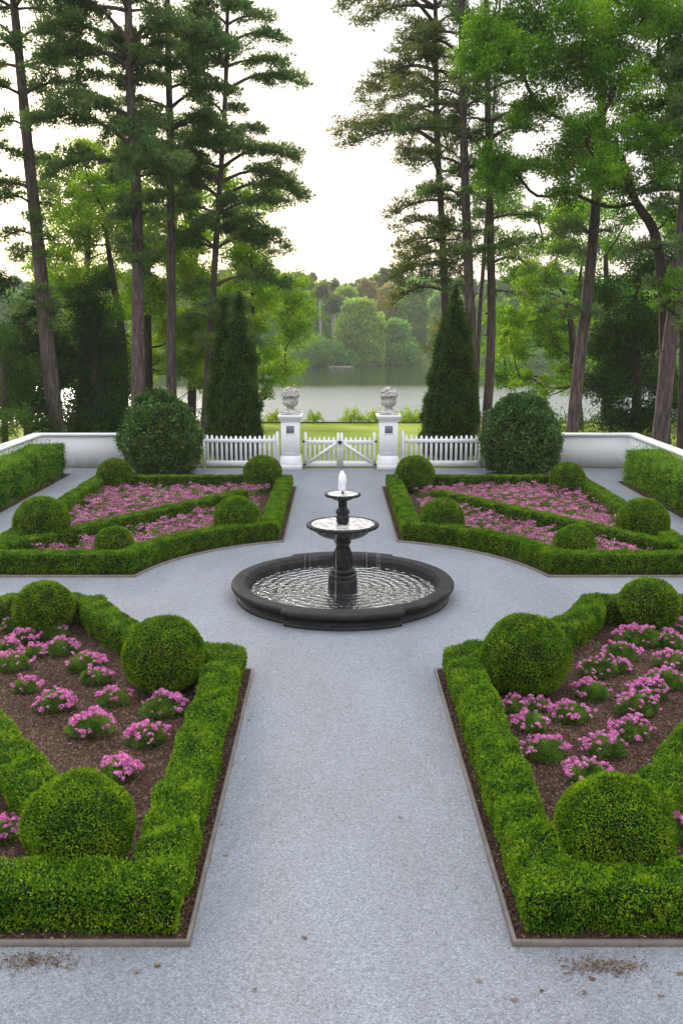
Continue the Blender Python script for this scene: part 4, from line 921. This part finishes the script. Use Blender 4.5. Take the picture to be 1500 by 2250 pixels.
# understorey at the back of the wall (ground cover nobody could count)
k = 26000; X = np.concatenate([rng.uniform(-17, -4.5, k//2), rng.uniform(4.2, 17, k-k//2)]); Y = rng.uniform(31, 43.5, k)
cl = lump(np.c_[X, Y, 0*X], 2.2); ok = cl > .05; X, Y, cl = X[ok], Y[ok], cl[ok]
C = np.c_[X, Y, rng.random(len(X))**1.5*(.35+.5*cl)]
V, F = leaves(C, .14, .05, np.tile([0, 0, 1.], (len(X), 1)), .9)
tag(mesh('undergrowth', V, F, M['cedar'], var=.5+.2*cl+rng.normal(0, .2, len(X))), 'low green undergrowth beneath the trees behind the wall', 'undergrowth', None, 'stuff')
# ------------------------------------------------------------------ far shore
DS = 174.0
def far_crown(blobs, D, dens, leaf, flat=1.0):
    m_ = mpp(D); Cs = []
    for px, py, rp in blobs:
        b0 = P(px, py, D); rr = rp*m_; ns = int(26*(rp/14)**2*dens)+6; d = rdir(ns)*(rng.random((ns, 1))**.35)
        Cs.append(np.c_[b0+d*rr*np.array([1, .8, flat]), np.full(ns, rr*.30)])
    A = np.concatenate(Cs); idx = np.repeat(np.arange(len(A)), 22); k = len(idx); d = rdir(k)*(rng.random((k, 1))**.5)
    pos = A[idx, :3]+d*A[idx, 3:]; pos[:, 2] = np.maximum(pos[:, 2], -2.9)
    V, F = leaves(pos, leaf, leaf*.7, unit(d), 1.0)
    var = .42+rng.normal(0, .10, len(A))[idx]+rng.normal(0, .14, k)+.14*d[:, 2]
    return V, F, var
def column(px, top, hw, base=800):
    """blob stack for a full-skirted tree"""
    B = []; y = top+hw*.55
    k = max(2, int((base-y)/(hw*.55)))
    for i in range(k):
        f = i/(k-1) if k > 1 else 0; yy = y+(base-hw*.4-y)*f; w = hw*(.55+.5*math.sin(min(1, f*1.6+.15)*PI*.62))
        for dx in (-.45, .45, 0): B.append((px+dx*w+rng.normal(0, 2), yy+rng.normal(0, 3), w*.60))
    return B
FT = [(790,655,46,0,'far_b','brightest yellow-green tree on the far shore, above the gates'), (872,700,48,3,'far_a','green full-skirted tree on the far shore, right of the brightest one'),
      (668,638,46,22,'far_a','rounded blue-green tree on the far shore with a pale trunk beside it'), (762,632,34,24,'far_b','mid-height green tree on the far shore behind the slim white trunks'),
      (868,622,44,26,'far_d','pale bronzed tree high behind the far shore trees'), (925,612,50,24,'far_a','tall green tree on the far shore nearest the right pines'), (630,625,40,12,'far_a','greyish green tree on the far shore nearest the left pines'),
      (808,612,26,34,'far_d','bronze-topped tree breaking the far skyline')]
for px, top, hw, back, mt, lab in FT:
    D = DS+back; b0 = P(px, 790, D); t = empty('far_tree', (b0[0], D, -2.2), lab, 'tree', 'trees on the far shore')
    V, F, var = far_crown(column(px, top, hw), D, 1.0, .55); mesh('crown', V, F, M[mt], t, var=var)
    MB().tube([(b0[0], D, -2.3), tuple(P(px, top+30, D))], [.35,.12], 6).build('trunk', M['barkdark'], t)
for px, top, hw, lab in ((618,768,30,'low green bush at the left end of the far shore'), (662,765,28,'low bush second along the far shore, left of the tall rounded one'), (700,738,36,'tall rounded bush on the far shore before the pale trunks'), (742,752,24,'small bush on the far shore left of the brightest tree'), (768,772,18,'smallest bush at the waterline under the brightest tree')):
    D = DS-2.5; b0 = P(px, 800, D); V, F, var = far_crown([(px, (top+802)/2, hw*.8), (px-hw*.6, (top+2*802)/3, hw*.6), (px+hw*.6, (top+2*802)/3, hw*.6), (px, top+hw*.6, hw*.55)], D, 1.2, .45)
    tag(mesh('far_bush', V, F, M['far_a'], origin=(b0[0], D, -2.5), var=var), lab, 'bush', 'bushes on the far shore')
for px, y0, y1, lab in ((703,640,742,'pale bare trunk on the far shore, standing alone'), (731,672,752,'left of the paired slim white trunks on the far shore'), (737,670,752,'right of the paired slim white trunks on the far shore'), (663,690,770,'faint slim trunk on the far shore under the rounded tree')):
    D = DS+6; a, b_ = P(px, y1, D), P(px-1, y0, D); a[2] = -2.3; t = empty('far_tree', tuple(a), lab, 'tree', 'pale trunks on the far shore')
    MB().tube([a, (a+b_)/2+np.array([.1, 0, 0]), b_], [.26,.22,.12], 7).build('trunk', M['barkpale'], t)
    V, F, var = far_crown([(px, y0-6, 15), (px-8, y0+6, 10), (px+8, y0+3, 10)], D, 1, .5); mesh('crown', V, F, M['far_c'], t, var=var)
bl, bl2, bl3 = [], [], []
for px in range(-700, 2240, 27):
    tp = 600+14*math.sin(px*.02)+rng.uniform(-10, 16)
    bl.append((px, tp+24, 17)); bl.append((px+8, tp+10, 9)); bl.append((px, tp+60, 24)); bl.append((px+10, tp+100, 26)); bl.append((px, tp+140, 26)); bl.append((px, tp+175, 26))
    if px < 600 or px > 950:
        bl2 += column(px, 640+rng.uniform(-15, 40), 30)
        bl3.append((px, 790, 20))
V, F, var = far_crown(bl, DS+38, .55, .8); V2, F2, v2_ = far_crown(bl2, DS+6, .35, .8); V3, F3, v3_ = far_crown(bl3, DS-1, .8, .7)
tag(mesh('far_woodland', V, F, M['far_c'], origin=(0, DS, -2), var=var), 'dark pine woodland closing the view behind the far shore trees', 'woodland', None, 'stuff')
tag(mesh('shore_woodland', np.concatenate([V2, V3]), np.concatenate([F2, F3+len(V2)]), M['far_a'], origin=(0, DS, -2), var=np.concatenate([v2_, v3_])), 'green wood along the far shore seen in glimpses between near trees', 'woodland', None, 'stuff')
MB().box(P(722,800,DS-5)[0], P(775,800,DS-5)[0], DS-6, DS-4.5, -3.2, -2.78, .1).build('shore_bank', M['edging'], origin=(0, DS-5, -3))
tag(bpy.data.objects['shore_bank'], 'pale strip of bare bank at the far waterline', 'bank', None, 'structure')
# ------------------------------------------------------------------ haze
HZ = 0.00038
m, n, l = nt('pale_haze'); pv = n.new('ShaderNodeVolumePrincipled'); o_ = n.new('ShaderNodeOutputMaterial'); l.new(pv.outputs[0], o_.inputs['Volume'])
pv.inputs['Density'].default_value = HZ; pv.inputs['Color'].default_value = (.98,.97,.95,1); pv.inputs['Anisotropy'].default_value = 0
tag(MB().box(-430, 430, -70, 430, -7, 27).build('haze', m), 'thin pale evening haze over the garden and lake', 'haze', None, 'stuff')
# ------------------------------------------------------------------ light
SUN_E, SUN_A = R(16), R(-20)
W_ = bpy.data.worlds.new('World'); S.world = W_; W_.use_nodes = True; n = W_.node_tree.nodes; l = W_.node_tree.links; n.clear()
sk = n.new('ShaderNodeTexSky'); sk.sky_type = 'NISHITA'; sk.sun_disc = False; sk.sun_elevation = SUN_E; sk.sun_rotation = SUN_A; sk.dust_density = 3.0; sk.air_density = 1.0; sk.ozone_density = 1.0
bg = n.new('ShaderNodeBackground'); bg.inputs[1].default_value = .13
tcd = n.new('ShaderNodeTexCoord'); cn = n.new('ShaderNodeTexNoise'); cn.inputs['Scale'].default_value = 2.0; cn.inputs['Detail'].default_value = 5
l.new(tcd.outputs['Generated'], cn.inputs['Vector'])
rc0 = ramp(n, [(.3, (.92,.92,.93)), (.7, (1.06,1.06,1.05))]); l.new(cn.outputs[0], rc0.inputs[0])
sz = n.new('ShaderNodeSeparateXYZ'); l.new(tcd.outputs['Generated'], sz.inputs[0])
el = n.new('ShaderNodeMapRange'); el.inputs[1].default_value = 0; el.inputs[2].default_value = 1; el.inputs[3].default_value = 1.0; el.inputs[4].default_value = 1.0; l.new(sz.outputs[2], el.inputs[0])
hr = ramp(n, [(.0, (4.6,3.9,3.45)), (.15, (4.6,4.2,4.0)), (.3, (4.6,4.55,4.6)), (.5, (9.5,9.7,10.0)), (1, (15.0,15.8,17.0))]); l.new(sz.outputs[2], hr.inputs[0])
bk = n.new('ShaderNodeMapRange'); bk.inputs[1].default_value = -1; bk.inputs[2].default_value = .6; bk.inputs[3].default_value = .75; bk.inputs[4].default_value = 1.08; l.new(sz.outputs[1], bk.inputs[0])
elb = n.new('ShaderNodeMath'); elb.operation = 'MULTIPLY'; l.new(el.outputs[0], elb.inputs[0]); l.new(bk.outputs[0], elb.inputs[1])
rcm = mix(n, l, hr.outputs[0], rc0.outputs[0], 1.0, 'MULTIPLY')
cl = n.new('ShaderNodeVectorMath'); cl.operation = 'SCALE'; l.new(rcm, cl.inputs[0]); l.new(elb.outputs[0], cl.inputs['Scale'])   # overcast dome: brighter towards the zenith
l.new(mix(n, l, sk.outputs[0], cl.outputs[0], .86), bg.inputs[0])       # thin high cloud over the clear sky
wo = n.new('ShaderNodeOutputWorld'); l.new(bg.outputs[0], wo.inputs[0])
ld = bpy.data.lights.new('sun', 'SUN'); ld.energy = 2.8; ld.angle = R(10); ld.color = (1, .86, .68)
lo = bpy.data.objects.new('sun', ld); COL.objects.link(lo)
sv = Vector((math.sin(SUN_A)*math.cos(SUN_E), math.cos(SUN_A)*math.cos(SUN_E), math.sin(SUN_E))); lo.rotation_euler = (-sv).to_track_quat('-Z', 'Y').to_euler(); lo.location = (-20, 60, 20)
# ------------------------------------------------------------------ camera, render
cd = bpy.data.cameras.new('camera'); cd.sensor_fit = 'HORIZONTAL'; cd.sensor_width = 36; cd.lens = FPX/1500*36; cd.clip_end = 1500; cd.clip_start = .1
co = bpy.data.objects.new('camera', cd); COL.objects.link(co); co.location = (0, 0, CAMZ); co.rotation_euler = (PI/2-PITCH, 0, 0); S.camera = co
S.view_settings.view_transform = 'Standard'; S.view_settings.look = 'None'; S.view_settings.gamma = 1; S.view_settings.exposure = 0.85
S.render.engine = 'CYCLES'; cy = S.cycles
cy.max_bounces = 6; cy.diffuse_bounces = 3; cy.glossy_bounces = 3; cy.transmission_bounces = 4; cy.volume_bounces = 2; cy.transparent_max_bounces = 4
cy.use_denoising = True; cy.sample_clamp_indirect = 6
cy.use_adaptive_sampling = True; cy.adaptive_threshold = .015
